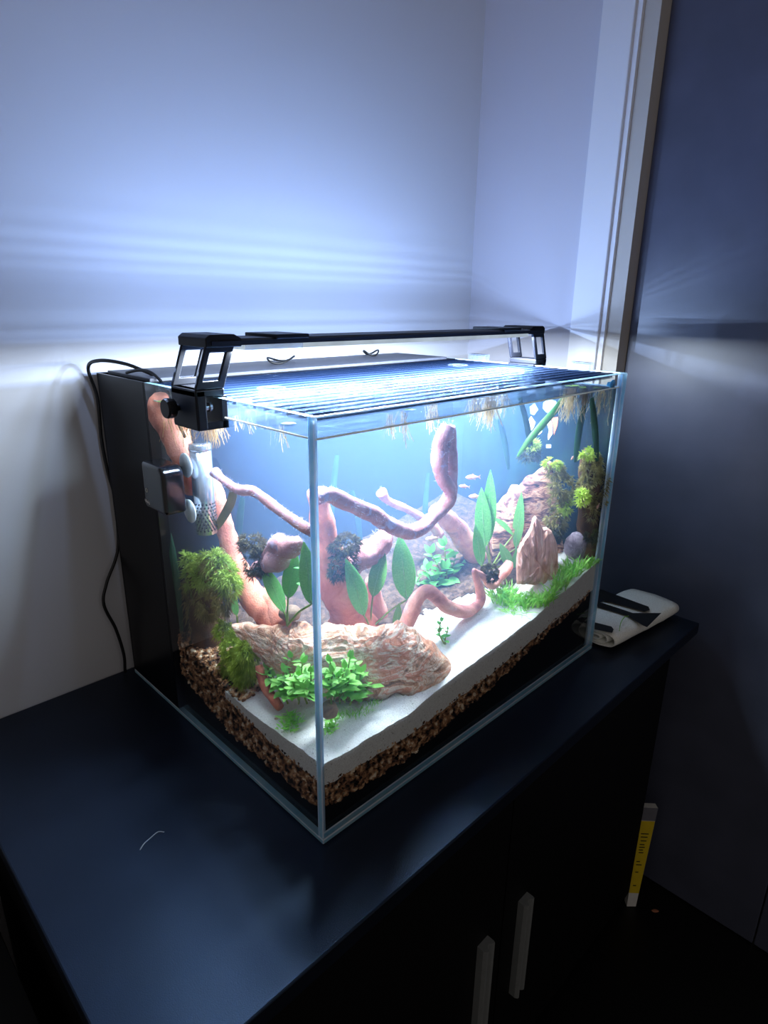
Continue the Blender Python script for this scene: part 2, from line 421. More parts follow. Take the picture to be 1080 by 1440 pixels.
dr = tag(bpy.data.objects.new('door_1', None), 'dark blue-grey flush door beyond the cabinet', None, kind='structure'); COL.objects.link(dr)
for a, b in ((-.292, .135), (-1.1, -.2945)):
    bevel(put('door_panel', MB().box((XD, a, ZFLOOR+.004), (XD+.04, b, 2.2)).me('door_panel', M_DOOR), dr), .0015)

# ------------------------------------------------------------------ cabinet
TX0, TX1, TY0, TY1 = -.252, .835, -.095, YWALL-.002
cab = thing('cabinet', (.29, .19, ZFLOOR), 'low black cabinet with two doors that carries the aquarium', 'cabinet')
bevel(MB().box((TX0, TY0, -.022), (TX1, TY1, 0)).put('worktop', M_TOP, cab), .0018)
BX0, BX1, BY0 = -.235, .762, -.078
MB().box((BX0, BY0+.019, ZFLOOR), (BX1, TY1-.01, -.0225)).put('body', M_BODY, cab)
XM = .257
for a, b, hx in ((BX0+.002, XM-.0015, .2085), (XM+.0015, BX1-.002, .3055)):
    d = bevel(MB().box((a, BY0, ZFLOOR+.06), (b, BY0+.0185, -.026)).put('door', M_BODY, cab), .001)
    # extruded profile handle: two lips with a hollow between them
    prof = [(-.011, 0), (-.011, -.010), (-.0085, -.0145), (-.0055, -.015), (-.001, -.0095), (.004, -.0085), (.0075, -.012), (.0105, -.0135), (.012, -.0105), (.012, 0)]
    h = MB().prism(prof, -.4455, -.2585, lambda u, q, z, hx=hx: (hx+u, BY0+q, z)).put('handle', M_ALU)
    h.parent = d; h['label'] = 'ribbed silver pull handle'
    # d carries the parent's inverse, so the handle shares its world frame

sc_ = thing('shadow_block', (-.62, .3, ZFLOOR), 'added black block filling the deep shadow beside the aquarium cabinet', 'cabinet')  # added block that makes the shadowed area beside the cabinet black
bevel(MB().box((-1.0, .02, -.20), (-.262, YWALL-.003, -.18)).put('worktop', M_BODY, sc_), .001)
MB().box((-.99, .04, ZFLOOR), (-.272, YWALL-.01, -.2005)).put('body', M_BODY, sc_)
bevel(MB().box((-.985, .024, ZFLOOR+.06), (-.277, .0395, -.204)).put('door', M_BODY, sc_), .001)

# ------------------------------------------------------------------ aquarium glass, chamber
tank = thing('aquarium', (W/2, D/2, 0), 'rimless glass aquarium with black rear filter chamber on the cabinet', 'aquarium')
TH = .007; BZ = .0075
def pane(a, b, thin, mat=None, arris=True, fm=None):
    mb = MB().box(a, b)
    # face order of box: -z +z -y +x +y -x
    fm = fm or {'x': [1, 1, 1, 0, 1, 0], 'y': [1, 1, 0, 1, 0, 1], 'z': [0, 0, 1, 1, 1, 1]}[thin]
    o = put('glass_pane', mesh('glass_pane', mb.v, mb.f, None, mats=[mat or M_PANE, M_EDGE, M_SEAM_GLINT], fm=fm), tank)
    if arris: bevel(o, .0011, 1).modifiers[0].material = 2  # whitened chamfers painted as bright glints along the pane edges
    return o
pane((0, 0, BZ), (W, TH, H), 'y')
pane((0, TH+.0012, BZ), (TH, YB-.0005, H), 'x', M_PANEL, False, [1, 1, 1, 0, 0, 0])
pane((W-TH, TH+.0012, ZW), (W, D, H), 'x')
pane((W-TH, TH+.0012, BZ), (W, D, ZW-.0002), 'x', M_MIRRORED)
pane((0, 0, .0005), (W, D, BZ-.0005), 'z')
for x in (.0002, W-TH+.0002):
    MB().box((x, TH+.0001, BZ), (x+TH-.0004, TH+.0011, H-.001)).put('silicone_seam', M_SEAM_GLINT, tank)
MB().tube([(TH+.001, TH+.002, BZ), (TH+.001, TH+.002, H-.002)], .0022, 8).put('silicone_seam', M_SEAM_GLINT, tank, True)
MB().tube([(W-TH-.001, TH+.002, BZ), (W-TH-.001, TH+.002, H-.002)], .002, 8).put('silicone_seam', M_SEAM_GLINT, tank, True)
ch = MB(); ch.box((0, YB, BZ), (W-.0075, YB+.004, H)); ch.box((0, YB+.004, BZ), (.004, D-.004, H)); ch.box((W-.012, YB+.004, BZ), (W-.0075, D-.004, H)); ch.box((0, D-.004, BZ), (W-.0075, D, H))
c_ = bevel(ch.put('filter_chamber', M_CHAMBER, tank), .0008); c_['label'] = 'black acrylic filter chamber'
cv = bevel(MB().box((.012, YB+.010, H-.002), (W-.02, D-.008, H+.003)).put('filter_cover', M_COVER, tank), .001); cv['label'] = 'dark grey chamber cover'

# ------------------------------------------------------------------ substrate
def interp(x, tab): return float(np.interp(x, [a for a, b in tab], [b for a, b in tab]))
SF = [(0, .0985), (.07, .096), (.14, .0935), (.22, .1055), (.31, .115), (.415, .1255), (.52, .146), (.6, .163)]
def sand_h(x, y):
    h = interp(x, SF) + .2*min(y, .12) + .16*max(0, y-.12)*min(1, max(0, x-.05)/.1)
    s = min(1, max(0, (.16-x)/.16))
    h += -s*.2*min(y, .12)*1.25 + s*.03*max(0, y-.19)/.13
    return h + .0022*noise.noise(Vector((x*30, y*30, 0))) + .0011*noise.noise(Vector((x*110, y*110, 3)))
GT = [(0, .073), (.14, .066), (.31, .079), (.42, .093), (.6, .118)]
GB = [(0, .038), (.14, .028), (.32, .052), (.425, .076), (.6, .106)]
LT = [(0, .073), (.1, .0755), (.2, .0875), (.24, .097), (.325, .117)]; LB = [(0, .034), (.1, .033), (.2, .031), (.33, .066)]
g0 = TH+.0006
def is_rear(x, y):
    lim = interp(x, [(0, .20), (.06, .17), (.12, .125), (.3, .112), (.38, .10), (.45, .07), (.6, .06)])
    return y > lim+.012*noise.noise(Vector((x*26, 2, 0)))+.006*noise.noise(Vector((x*90, y*90, 0)))
def sand_mesh(rear=False):
    nx, ny = 150, 76
    xs = np.linspace(g0, W-g0, nx); ys = np.linspace(g0, YB-.001, ny)
    v = [(x, y, sand_h(x, y)-(.0012 if (i in (0, nx-1) or j == 0) else 0)) for j, y in enumerate(ys) for i, x in enumerate(xs)]
    f = []; fm = []
    for j in range(ny-1):
        for i in range(nx-1):
            f.append((j*nx+i, j*nx+i+1, (j+1)*nx+i+1, (j+1)*nx+i)); fm.append(1 if is_rear(xs[i], ys[j]) else 0)
    if rear:
        ff = [q for q, k in zip(f, fm) if k]; used = sorted({i for q in ff for i in q}); mp = {u: i for i, u in enumerate(used)}
        return mesh('rear_soil', [(v[u][0], v[u][1], v[u][2]+.0006+.002*abs(noise.noise(Vector(v[u])*160))) for u in used], [tuple(mp[i] for i in q) for q in ff], M_REAR, True)
    f = [q for q, k in zip(f, fm) if not k]
    def skirt(path, low):
        k = len(v)
        for (x, y) in path: v.append((x, y, sand_h(x, y)-.0012))
        for (x, y) in path: v.append((x, y, min(low(x, y), sand_h(x, y)-.0015)))
        n = len(path)
        for i in range(n-1): f.append((k+i, k+n+i, k+n+i+1, k+i+1))
    skirt([(x, g0) for x in xs], lambda x, y: interp(x, GT)-.004+.003*noise.noise(Vector((x*60, 0, 0))))
    skirt([(g0, y) for y in ys[::-1] if y < .205], lambda x, y: interp(y, LT)-.004+.003*noise.noise(Vector((0, y*60, 0))))
    return mesh('sand', v, f, M_SAND, True)
tag(put('sand', sand_mesh()), 'bright white sand bed sloping up inside the aquarium', 'sand', kind='stuff')
tag(put('rear_soil', sand_mesh(True)), 'dark brown soil and grit behind the white sand', 'soil', kind='stuff')
soil = MB()
ys = np.linspace(0, 1, 40); x0, x1, y0, y1 = g0+.0035, W-g0-.001, g0+.0035, YB-.0015
sp = [(x0+(x1-x0)*t, y0) for t in ys]
v = []; f = []
for x, y in sp: v += [(x, y, BZ+.0005), (x, y, interp(x, GT)-.0005)]
for i in range(len(sp)-1): f.append((2*i, 2*i+2, 2*i+3, 2*i+1))
k = len(v); sp2 = [(x0, y0+(y1-y0)*t) for t in ys]
for x, y in sp2: v += [(x, y, BZ+.0005), (x, y, interp(y, LT)-.0005)]
for i in range(len(sp2)-1): f.append((k+2*i, k+2*i+1, k+2*i+3, k+2*i+2))
tag(put('substrate_soil', mesh('substrate_soil', v, f, M_SOIL)), 'black soil at the bottom of the tank below the gravel', 'soil', kind='stuff')
def gravel():
    ico = [(0,0,1),(.894,0,.447),(.276,.851,.447),(-.724,.526,.447),(-.724,-.526,.447),(.276,-.851,.447),(.724,.526,-.447),(-.276,.851,-.447),(-.894,0,-.447),(-.276,-.851,-.447),(.724,-.526,-.447),(0,0,-1)]
    fc = [(0,1,2),(0,2,3),(0,3,4),(0,4,5),(0,5,1),(1,6,2),(2,7,3),(3,8,4),(4,9,5),(5,10,1),(1,10,6),(2,6,7),(3,7,8),(4,8,9),(5,9,10),(6,11,7),(7,11,8),(8,11,9),(9,11,10),(10,11,6)]
    ico = np.array(ico); V_, F_ = [], []; n = 0
    def stone(c, s):
        nonlocal n
        M = np.array(Matrix.Rotation(random.random()*6.3, 3, 'Z') @ Matrix.Rotation(random.random()*6.3, 3, 'X'))
        sc = np.array([random.uniform(.7, 1.3), random.uniform(.6, 1), random.uniform(.5, .9)])*s
        V_.append((ico*sc*(1+.2*rng.normal(size=(12, 1))*.5)) @ M.T + np.array(c)); F_.extend([(a+n, b+n, c2+n) for a, b, c2 in fc]); n += 12
    for _ in range(3400):
        x = random.uniform(.012, W-.012); t = random.random(); b, tp = interp(x, GB), interp(x, GT)
        b += .006*noise.noise(Vector((x*40, 5, 0))); tp += .004*noise.noise(Vector((x*60, 0, 0)))
        if x > .2 and random.random() < (x-.2)*2.2: continue
        stone((x, g0+.002, b+(tp-b)*t), random.uniform(.0018, .0036))
    for _ in range(2600):
        y = random.uniform(.012, YB-.004); t = random.random(); b, tp = interp(y, LB), (interp(y, LT) if y < .2 else sand_h(.01, y)+.002)
        b += .006*noise.noise(Vector((7, y*40, 0)))
        stone((g0+.002, y, b+(tp-b)*t), random.uniform(.0018, .0036))
    for _ in range(1500):      # loose gravel lying open at the rear end
        y = random.uniform(.165, YB-.004); x = random.uniform(.010, .055)
        stone((x, y, sand_h(x, y)+random.uniform(0, .003)), random.uniform(.002, .0038))
    me = mesh('gravel', np.concatenate(V_), F_, M_GRAVEL)
    tag(put('gravel', me), 'tan and brown gravel layer showing through the tank glass', 'gravel', kind='stuff')
gravel()

# ------------------------------------------------------------------ water
g = TH+.0002
wm = MB().box((g, g, BZ), (W-g, YB-.0003, ZW))
tag(put('water', mesh('water', wm.v, wm.f, M_WATER)), 'clear bluish water filling the aquarium almost to the rim', 'water', kind='stuff')
# thin pale line where the surface wets the panes
wl = MB()
wl.tube([(g, g+.0005, ZW+.0005), (W-g, g+.0005, ZW+.0005)], .0011, 6); wl.tube([(g+.0005, g, ZW+.0005), (g+.0005, YB-.001, ZW+.0005)], .0011, 6)
ml = put('water_line', wl.me('water_line', plain('meniscus', 'e6dccb', .5)), tank); ml['label'] = 'pale meniscus line along the panes'

# ------------------------------------------------------------------ lamp
LY0, LY1, LZ = .153, .211, .5165
lamp = thing('aquarium_light', (.3, .2, H), 'slim black bar light standing on two brackets over the aquarium', 'light')
bar = MB().prism([(LY0, LZ+.004), (LY0, LZ+.0085), (LY0+.004, LZ+.0105), (LY1-.004, LZ+.0105), (LY1, LZ+.0085), (LY1, LZ+.004)], -.004, .604, lambda u, q, h: (h, u, q))
fix_normals(bar.put('light_bar', M_BLACKMETAL, lamp).data)
MB().box((.035, LY0+.003, LZ-.0012), (.565, LY1-.003, LZ+.0039)).put('led_diffuser', M_LED, lamp)
MB().box((.036, LY0+.001, LZ-.006), (.11, LY0+.0028, LZ+.004)).put('splash_guard', M_CLIP, lamp)
for cx_ in (.095, .515):
    bevel(MB().box((cx_-.022, LY0-.002, LZ+.009), (cx_+.022, LY1+.002, LZ+.0138)).put('bar_clip', M_BLACK, lamp), .001)
def bracket(x, s):
    """x: outer face of the clamp, s: +1 the bar lies at +x of it"""
    br = MB()
    X = lambda d: x+s*d
    y0, y1 = .155, .207
    # outer plate of the clamp and the lip inside the pane
    br.box((min(X(0), X(.012)), y0, .437), (max(X(0), X(.012)), y1, .4785))
    body = bevel(br.put('bracket', M_BLACKMETAL, lamp), .002)
    tp = MB().box((min(X(0), X(.033)), y0, .4705), (max(X(0), X(.033)), y1, .4785)); o = bevel(tp.put('clamp_top', M_BLACKMETAL, lamp), .0015)
    lp = MB(); lp.box((min(X(.030), X(.036)), y0+.002, .437), (max(X(.030), X(.036)), y1, .4704)); lp.box((min(X(.012), X(.0365)), y0+.002, .437), (max(X(.012), X(.0365)), y0+.006, .4445))
    lp.put('clamp_lip', M_BLACKMETAL, lamp)
    # two slanted side frames with windows
    for yy in (y0, y1-.004):
        out = [(.000, .4785), (.033, .4785), (.0485, .5215), (.0155, .5215)]
        inn = [(.0095, .4865), (.0275, .4865), (.0375, .5140), (.0195, .5140)]
        n = 4; v = []; f = []
        for yv in (yy, yy+.004):
            v += [(X(a), yv, z) for a, z in out] + [(X(a), yv, z) for a, z in inn]
        for i in range(4):
            j = (i+1) % 4
            f += [(i, j, 4+j, 4+i), (8+i, 12+i, 12+j, 8+j), (i, 8+i, 8+j, j), (4+i, 4+j, 12+j, 12+i)]
        me = fix_normals(mesh('side_frame', v, f, M_BLACKMETAL)); bevel(put('side_frame', me, lamp), .0012)
    cap = MB().prism([(.0150, .5190), (.0560, .5190), (.0560, .5275), (.048, .5315), (.020, .5315), (.0150, .5280)], y0-.001, y1+.004, lambda u, q, h: (X(u), h, q))
    bevel(put('end_cap', fix_normals(cap.me('end_cap', M_BLACK)), lamp), .001)
    ym = (y0+y1)/2
    kb = MB().lathe((X(.0005), ym+.012, .4575), (-s, 0, 0), [(.0035, 0), (.0035, .006), (.0095, .006), (.0105, .0085), (.0105, .014), (.0095, .016)], 18)
    kn = put('clamp_knob', fix_normals(kb.me('clamp_knob', M_BLACK, False)), lamp)
    sc = MB().lathe((X(.012), ym-.012, .4585), (s, 0, 0), [(.0028, 0), (.0028, .009), (.005, .009), (.005, .0115)], 12)
    put('clamp_screw', fix_normals(sc.me('clamp_screw', M_STEEL)), lamp)
bracket(-.025, 1); bracket(W+.025, -1)
ld = bpy.data.lights.new('led_strip', 'AREA'); ld.shape = 'RECTANGLE'; ld.size = .56; ld.size_y = .052; ld.energy = LED_POWER; ld.color = (.73, .85, 1.0)
lo = bpy.data.objects.new('led_strip', ld); COL.objects.link(lo); lo.location = (.30, .176, LZ-.0020); lo.parent = lamp; lo.matrix_parent_inverse = Matrix.Translation(-lamp.location); lo['kind'] = 'helper'
# added point lamps: banded brightness by angle imitates light reflected off the lid
def band_lamp(x, power, prof=None, loc=None, end=False):
    l = bpy.data.lights.new('added_band_lamp', 'POINT'); l.energy = power; l.color = (.42, .60, 1.0); l.shadow_soft_size = 0
    l.use_nodes = True; t = l.node_tree; N = t.nodes.new; L = t.links.new
    em = [n for n in t.nodes if n.type == 'EMISSION'][0]
    tc = N('ShaderNodeTexCoord'); sx = N('ShaderNodeSeparateXYZ'); L(tc.outputs['Normal'], sx.inputs[0])
    ab = N('ShaderNodeMath'); ab.operation = 'ABSOLUTE'; L(sx.outputs[0 if end else 1], ab.inputs[0])
    an = N('ShaderNodeMath'); an.operation = 'ARCTAN2'; L(sx.outputs[2], an.inputs[0]); L(ab.outputs[0], an.inputs[1])
    prof = prof or PROFILE
    mr = N('ShaderNodeMapRange'); L(an.outputs[0], mr.inputs[0]); lo_, hi_ = prof[0][0], prof[-1][0]; mr.inputs[1].default_value = lo_; mr.inputs[2].default_value = hi_
    cr = N('ShaderNodeValToRGB'); L(mr.outputs[0], cr.inputs[0])
    e = cr.color_ramp.elements; cr.color_ramp.interpolation = 'EASE'
    prof = prof or PROFILE
    while len(e) < len(prof): e.new(.5)
    for el, (ang, s) in zip(e, prof): el.position = (ang-lo_)/(hi_-lo_); el.color = (s, s, s, 1)
    L(cr.outputs[0], em.inputs['Strength'])
    o = bpy.data.objects.new('added_band_lamp', l); COL.objects.link(o); o.location = loc or (x, YS, ZS); o.parent = lamp; o.matrix_parent_inverse = Matrix.Translation(-lamp.location); o['kind'] = 'helper'
YS, ZS = .262, .5245
ZPROF = [(.452, 0), (.457, .5), (.480, .58), (.486, .22), (.505, .2), (.513, .5), (.521, .56), (.529, .42), (.539, .52), (.546, .5), (.556, .42), (.575, .42), (.595, .52), (.605, .66), (.613, .6), (.622, .76), (.631, .66), (.641, .82), (.652, .70), (.665, .80), (.68, .74), (.70, .78), (.73, .76), (.80, .76), (.90, .76)]
PROFILE = [(math.atan((z-ZS)/(YWALL-YS)), v) for z, v in ZPROF]+[(1.57, .7)]
for xx in (.10, .34, .55): band_lamp(xx, BAND_POWER/3)
ENDPROF = [(-1.58, 0), (-1.50, .02), (-1.44, .75), (-1.34, .85), (-1.31, .1), (-1.24, .12), (-1.2, .8), (-1.12, .7), (-1.08, .1), (-.98, .1), (-.92, .6), (-.84, .5), (-.78, .05), (-.6, 0)]
band_lamp(0, .5, ENDPROF, (-.034, .225, .512), True)  # added lamp imitating streaks of light refracted out through the end pane

# ------------------------------------------------------------------ lid
lid = thing('tank_lid', (.3, .16, H-.005), 'ribbed clear plastic lid lying across the top of the aquarium', 'lid')
lx0, lx1, ly0, ly1, lz = .014, W-.012, .016, YB-.004, .4605
MB().box((lx0, ly0, lz), (lx1, ly1, lz+.0012)).put('lid_sheet', M_LID, lid)
nr = 17
ribm = MB().box((lx0, -.0011, lz+.0013), (lx1, .0011, lz+.0079)).me('rib', M_RIB)
for i in range(nr):
    o = put('rib', ribm, lid); o.location.y = ly0+.003+(ly1-ly0-.006)*i/(nr-1)
MB().box((lx0, ly0, lz+.0063), (lx1, ly1, lz+.0070)).put('lid_top_sheet', M_LIDT, lid)
def clip(pts_box):
    o = MB()
    for a, b in pts_box: o.box(a, b)
    return o
def ucl(x, y, dx, dy, tall=.012):
    """clear hook that hangs a lid edge on the pane: back leg, top bridge and front leg"""
    c = MB()
    if dx:   # along the front pane
        c.box((x-.008, y-.004, .452), (x+.008, y-.0015, H+tall*.2)); c.box((x-.008, y+.0085, .452), (x+.008, y+.0105, H+tall*.2)); c.box((x-.008, y-.004, H+tall*.2), (x+.008, y+.0105, H+tall*.2+.002))
    else:
        c.box((x-.004, y-.018, .452), (x-.0015, y+.018, H+tall)); c.box((x+.0085, y-.018, .452), (x+.0105, y+.018, H+tall)); c.box((x-.004, y-.018, H+tall), (x+.0105, y+.018, H+tall+.002))
    return c
for x in (.335, .395):
    ucl(x, .0, 1, 0, .002).put('lid_hook', M_CLIP, lid)
for y in (.075, .110): 
    c = MB(); c.box((.0085, y-.006, .449), (.0105, y+.006, .4605)); c.box((-.0035, y-.006, .449), (-.0015, y+.006, H+.001)); c.box((-.0035, y-.006, H+.001), (.0105, y+.006, H+.0025)); c.put('lid_hook', M_CLIP, lid)
for y in (.075, .275):
    ucl(W-.007, y, 0, 1, .009).put('lid_hook', M_CLIP, lid)
for x, y in ((.09, .19), (.12, .10), (.50, .245)):       # round finger holes with raised rims
    P = [(x+.016*math.cos(a), y+.016*math.sin(a), lz+.0075) for a in np.linspace(0, 2*math.pi, 33)]
    MB().tube(P, .0011, 6, False).put('lid_hole_rim', M_CLIP, lid, True)

# ------------------------------------------------------------------ pump block on the end pane, skimmer tube inside
pump = thing('magnetic_pump', (-.015, .262, .33), 'small glossy black pump block stuck on the outside of the end pane', 'pump')
pb = MB().prism([(.236, .3275), (.288, .3275), (.288, .384), (.244, .384), (.236, .377)], -.031, -.0035, lambda u, q, h: (h, u, q))
bevel(put('housing', fix_normals(pb.me('housing', M_BLACKGLOSS)), pump), .004, 3)
bevel(MB().box((-.0034, .246, .334), (-.0004, .286, .380)).put('mount_plate', M_BLACK, pump), .001)
def ring(c, r, t, ax, name, mat, par, arc=(0, 2*math.pi), n=20):
    c = Vector(c)
    P = [c+Vector((0, r*math.cos(a), r*math.sin(a))) for a in np.linspace(arc[0], arc[1], n)]
    return MB().tube(P, t, 6).put(name, mat, par, True)
XI = -.0314
ring((XI, .2790, .3500), .0024, .00035, 0, 'power_icon', M_WHITEPRINT, pump)
# maker's mark: a scribble of strokes
for a, b in (((.2195, .3655), (.2160, .3615)), ((.2185, .3615), (.2150, .3655)), ((.2165, .3655), (.2120, .3620)), ((.2150, .3605), (.2105, .3650)), ((.2125, .3645), (.2085, .3605)), ((.2105, .3610), (.2075, .3645)), ((.2200, .3635), (.2075, .3620))):
    MB().tube([(XI, a[0]+.0665, a[1]-.0275), (XI, b[0]+.0665, b[1]-.0275)], .0003, 5).put('maker_mark', M_WHITEPRINT, pump)

TX, TY = .0270, .2515
sk = thing('intake_filter', (TX, TY, .29), 'brushed steel intake tube with perforated lower end inside the tank', 'filter')
MB().cyl((TX, TY, .290), (0, 0, 1), .0130, .105, 28).put('steel_tube', M_STEEL, sk, True)
MB().lathe((TX, TY, .395), (0, 0, 1), [(.0136, 0), (.0136, .003), (.0130, .0045), (.0130, .007), (.0085, .009)], 28).put('tube_collar', M_STEEL, sk, True)
MB().cyl((TX, TY, .404), (0, 0, 1), .0075, .036, 20).put('clear_riser', M_CLIP, sk, True)
hole = MB().cyl((0, 0, 0), (0, 1, 0), .00100, .0012, 8).me('hole', M_DARKHOLE)
for rw in range(9):
    for k in range(10):
        a = math.radians(-180+k*20+(10 if rw % 2 else 0))+.2
        o = put('hole', hole, sk); dvec = Vector((math.cos(a), math.sin(a), 0))
        o.matrix_basis = Matrix.Translation(Vector((TX, TY, .2955+rw*.0042))+dvec*.0124) @ Matrix.Rotation(a-math.pi/2, 4, 'Z')
for zc in (.3785, .3215):
    cu = MB().lathe((TH+.0006, TY+.002, zc), (1, 0, 0), [(.0148, 0), (.0142, .0012), (.009, .002), (.0085, .0012), (.0045, .0018), (.004, .0075), (.002, .008)], 28)
    put('suction_cup', fix_normals(cu.me('suction_cup', M_CUP, True)), sk)
    ring((TH+.0012, TY+.002, zc), .0105, .0006, 0, 'cup_groove', M_CUP, sk)

# ------------------------------------------------------------------ cables
def cable(name, pts, r, label, n=10):
    P, R = spline([(Vector(p), r) for p in pts], n)
    return tag(MB().tube(P, R, 8).put(name, M_CABLE, None, True), label, 'cable')
z_ = YWALL-.012
cable('power_cable', [(.03, .36, H+.004), (.012, .40, H+.016), (-.004, .445, H+.018), (-.008, .475, H+.006), at(137, 560, 'y', .479), at(143, 620, 'y', .479), at(152, 665, 'y', .479), at(161, 700, 'y', .479), at(166, 770, 'y', .479), at(150, 820, 'y', .478), at(146, 850, 'y', .477), at(163, 885, 'y', .476), at(174, 920, 'y', .474), at(176, 945, 'z', .003)], .0024, 'black power cable hanging behind the filter chamber down to the cabinet top')
cable('light_cable', [(.012, .40, H+.005), (.016, .372, H+.010), (.020, .345, H+.009), (.022, .318, H-.004), (.020, .300, .452), (.018, .283, .425), (.019, .270, .408)], .0019, 'thin black cable running over the chamber edge to the intake tube')
for p, q, rr, lab in (((.235, .40, H+.0032), (.30, .43, H+.0032), .006, 'flat loop of black cable on the chamber cover near the lamp bar'), ((.47, .43, H+.0032), (.505, .45, H+.0032), .006, 'small loop of black cable on the far end of the chamber cover')):
    a, b = Vector(p), Vector(q); m_ = (a+b)/2
    P = [m_+(a-m_)*math.cos(t)+Vector((-.3, .6, 0))*.02*math.sin(t)+Vector((0, 0, .005+.004*math.sin(t*2))) for t in np.linspace(0, 6.6, 40)]
    tag(MB().tube(P, .0016, 6).put('cable_loop', M_CABLE, None, True), lab, 'cable')

# ------------------------------------------------------------------ hardscape
def on_sand(px, py, dflt=.02):
    for y in np.linspace(.010, .30, 291):
        p = V(px, py, float(y))
        if p.z <= sand_h(min(.595, max(.005, p.x)), p.y): return max(.012, float(y)) if p.x > .008 else None
    return dflt
def on_sand_left(px, py):
    for x in np.linspace(.010, .25, 241):
        p = V(px, py, -float(x))
        if p.z <= sand_h(float(x), min(.32, p.y)): return -float(x)
    return -.03
YR = on_sand(648, 872)      # depth at which the curled root touches the sand
def limb(pts, r, name, label, mat=None, amp=.16, seed=1, fuzz=0, cat='driftwood'):
    """pts: (px, py, y, radius scale)"""
    t = thing(name, V(*pts[0][:3]), label, cat)
    pp = [(V(a, b, y), r*s) for a, b, y, s in pts]
    wood('limb', pp, mat or M_WOOD, t, amp, seed=seed)
    if fuzz:
        P, R = spline(pp, 7); put('algae_fuzz', fuzz_mesh(P, R, fuzz, .0030, M_FUZZ, 'algae_fuzz'), t)['kind'] = 'stuff'
    return t
# the long winding branch in the middle
t = limb([(446, 700, .10, .8), (460, 696, .10, .9), (472, 699, .10, .95), (498, 711, .10, 1), (524, 723, .10, 1.05), (544, 736, .10, 1.05), (560, 745, .10, 1.05), (576, 748, .10, 1.05), (593, 742, .10, 1), (608, 727, .10, 1), (622, 715, .10, .95), (632, 702, .10, .95), (632, 688, .10, .95), (623, 674, .10, 1.0), (619, 660, .10, 1.1), (618, 640, .10, 1.2), (623, 617, .10, 1.25), (630, 600, .10, 1.0)], .0098, 'driftwood_branch', 'long pale pink winding branch that bends upright near the middle of the tank', M_WOODP, .16, 2, 2200)
pp = [(V(a, b, .107), .0098*s) for a, b, s in [(606, 731, .8), (622, 713, .9), (634, 695, .95), (634, 675, 1.05), (631, 650, 1.15), (631, 620, 1.15), (631, 600, .9)]]
wood('limb', pp, M_WOODP, t, .16, seed=5)
limb([(536, 692, .20, 1.05), (545, 704, .20, .8), (565, 713, .20, .8), (586, 724, .20, .9), (604, 736, .20, 1), (618, 752, .20, 1.1)], .0075, 'driftwood_branch', 'thin hazy branch stub reaching left behind the winding branch', M_WOOD, .15, 3, 400)
limb([(612, 716, .155, .7), (632, 732, .155, 1), (648, 752, .155, 1.15), (664, 776, .155, 1.2), (684, 800, .155, 1.2), (704, 822, .15, 1.15), (715, 850, .15, .7)], .0145, 'driftwood_limb', 'thick pinkish limb slanting down behind the tall green leaves', M_WOOD, .15, 4, 700)
limb([(560, 898, YR+.02, 1.25), (570, 880, YR+.016, 1.2), (580, 858, YR+.012, 1.15), (588, 841, YR+.008, 1.05), (601, 831, YR+.004, 1.05), (614, 840, YR, 1.1), (627, 852, YR-.004, 1.1), (648, 860, YR-.006, 1.1), (664, 857, YR-.006, 1.0), (675, 845, YR-.004, .85), (674, 826, YR-.002, .7), (667, 806, YR, .45), (668, 800, YR, .3)], .0088, 'driftwood_root', 'curled smooth pink root arching over the far end of the sand', M_WOOD, .1, 6)
limb([(666, 801, YR, .35), (680, 811, YR, .7), (692, 823, YR, .9), (702, 812, YR+.002, 1.1), (712, 800, YR+.006, 1.2), (716, 790, YR+.008, .8)], .0078, 'driftwood_root', 'short forked root tip below the tall green leaves', M_WOOD, .12, 7)
# trunk and knob: seen through the front pane
def trunk(dx, y, label, label2, pts, kn, mat, fz=300):
    limb(pts, .0185, 'driftwood_limb', label, mat, .16, 8+int(dx), 0)
    limb(kn, .0165, 'driftwood_stub', label2, M_WOODP, .34, 9+int(dx), 900)
trunk(1, .15, 'reddish driftwood trunk spreading down behind the leaves right of the corner edge', 'sawn-off knob of wood with furry white end right of the corner edge',
      [(446, 690, .16, .7), (455, 740, .16, .85), (464, 785, .155, 1.1), (474, 820, .155, 1.3), (488, 850, .15, 1.5), (500, 885, .15, 1.7)],
      [(470, 812, .155, 1.0), (492, 797, .15, 1.05), (512, 782, .145, .95), (528, 769, .14, 1.0), (538, 760, .14, 1.05), (547, 757, .14, .6)], M_WOODR)
limb([(522, 815, .16, .7), (530, 850, .16, .9), (538, 885, .155, 1.2)], .013, 'driftwood_root', 'pale root foot standing behind the stone slab right of the corner edge', M_WOOD, .15, 21)
limb([(600, 880, .13, 1.0), (614, 862, .13, 1.3), (626, 880, .13, 1.0)], .013, 'stone_lump', 'rounded pale stone under the curled pink root', M_STONEG, .15, 22, 0, 'stone')
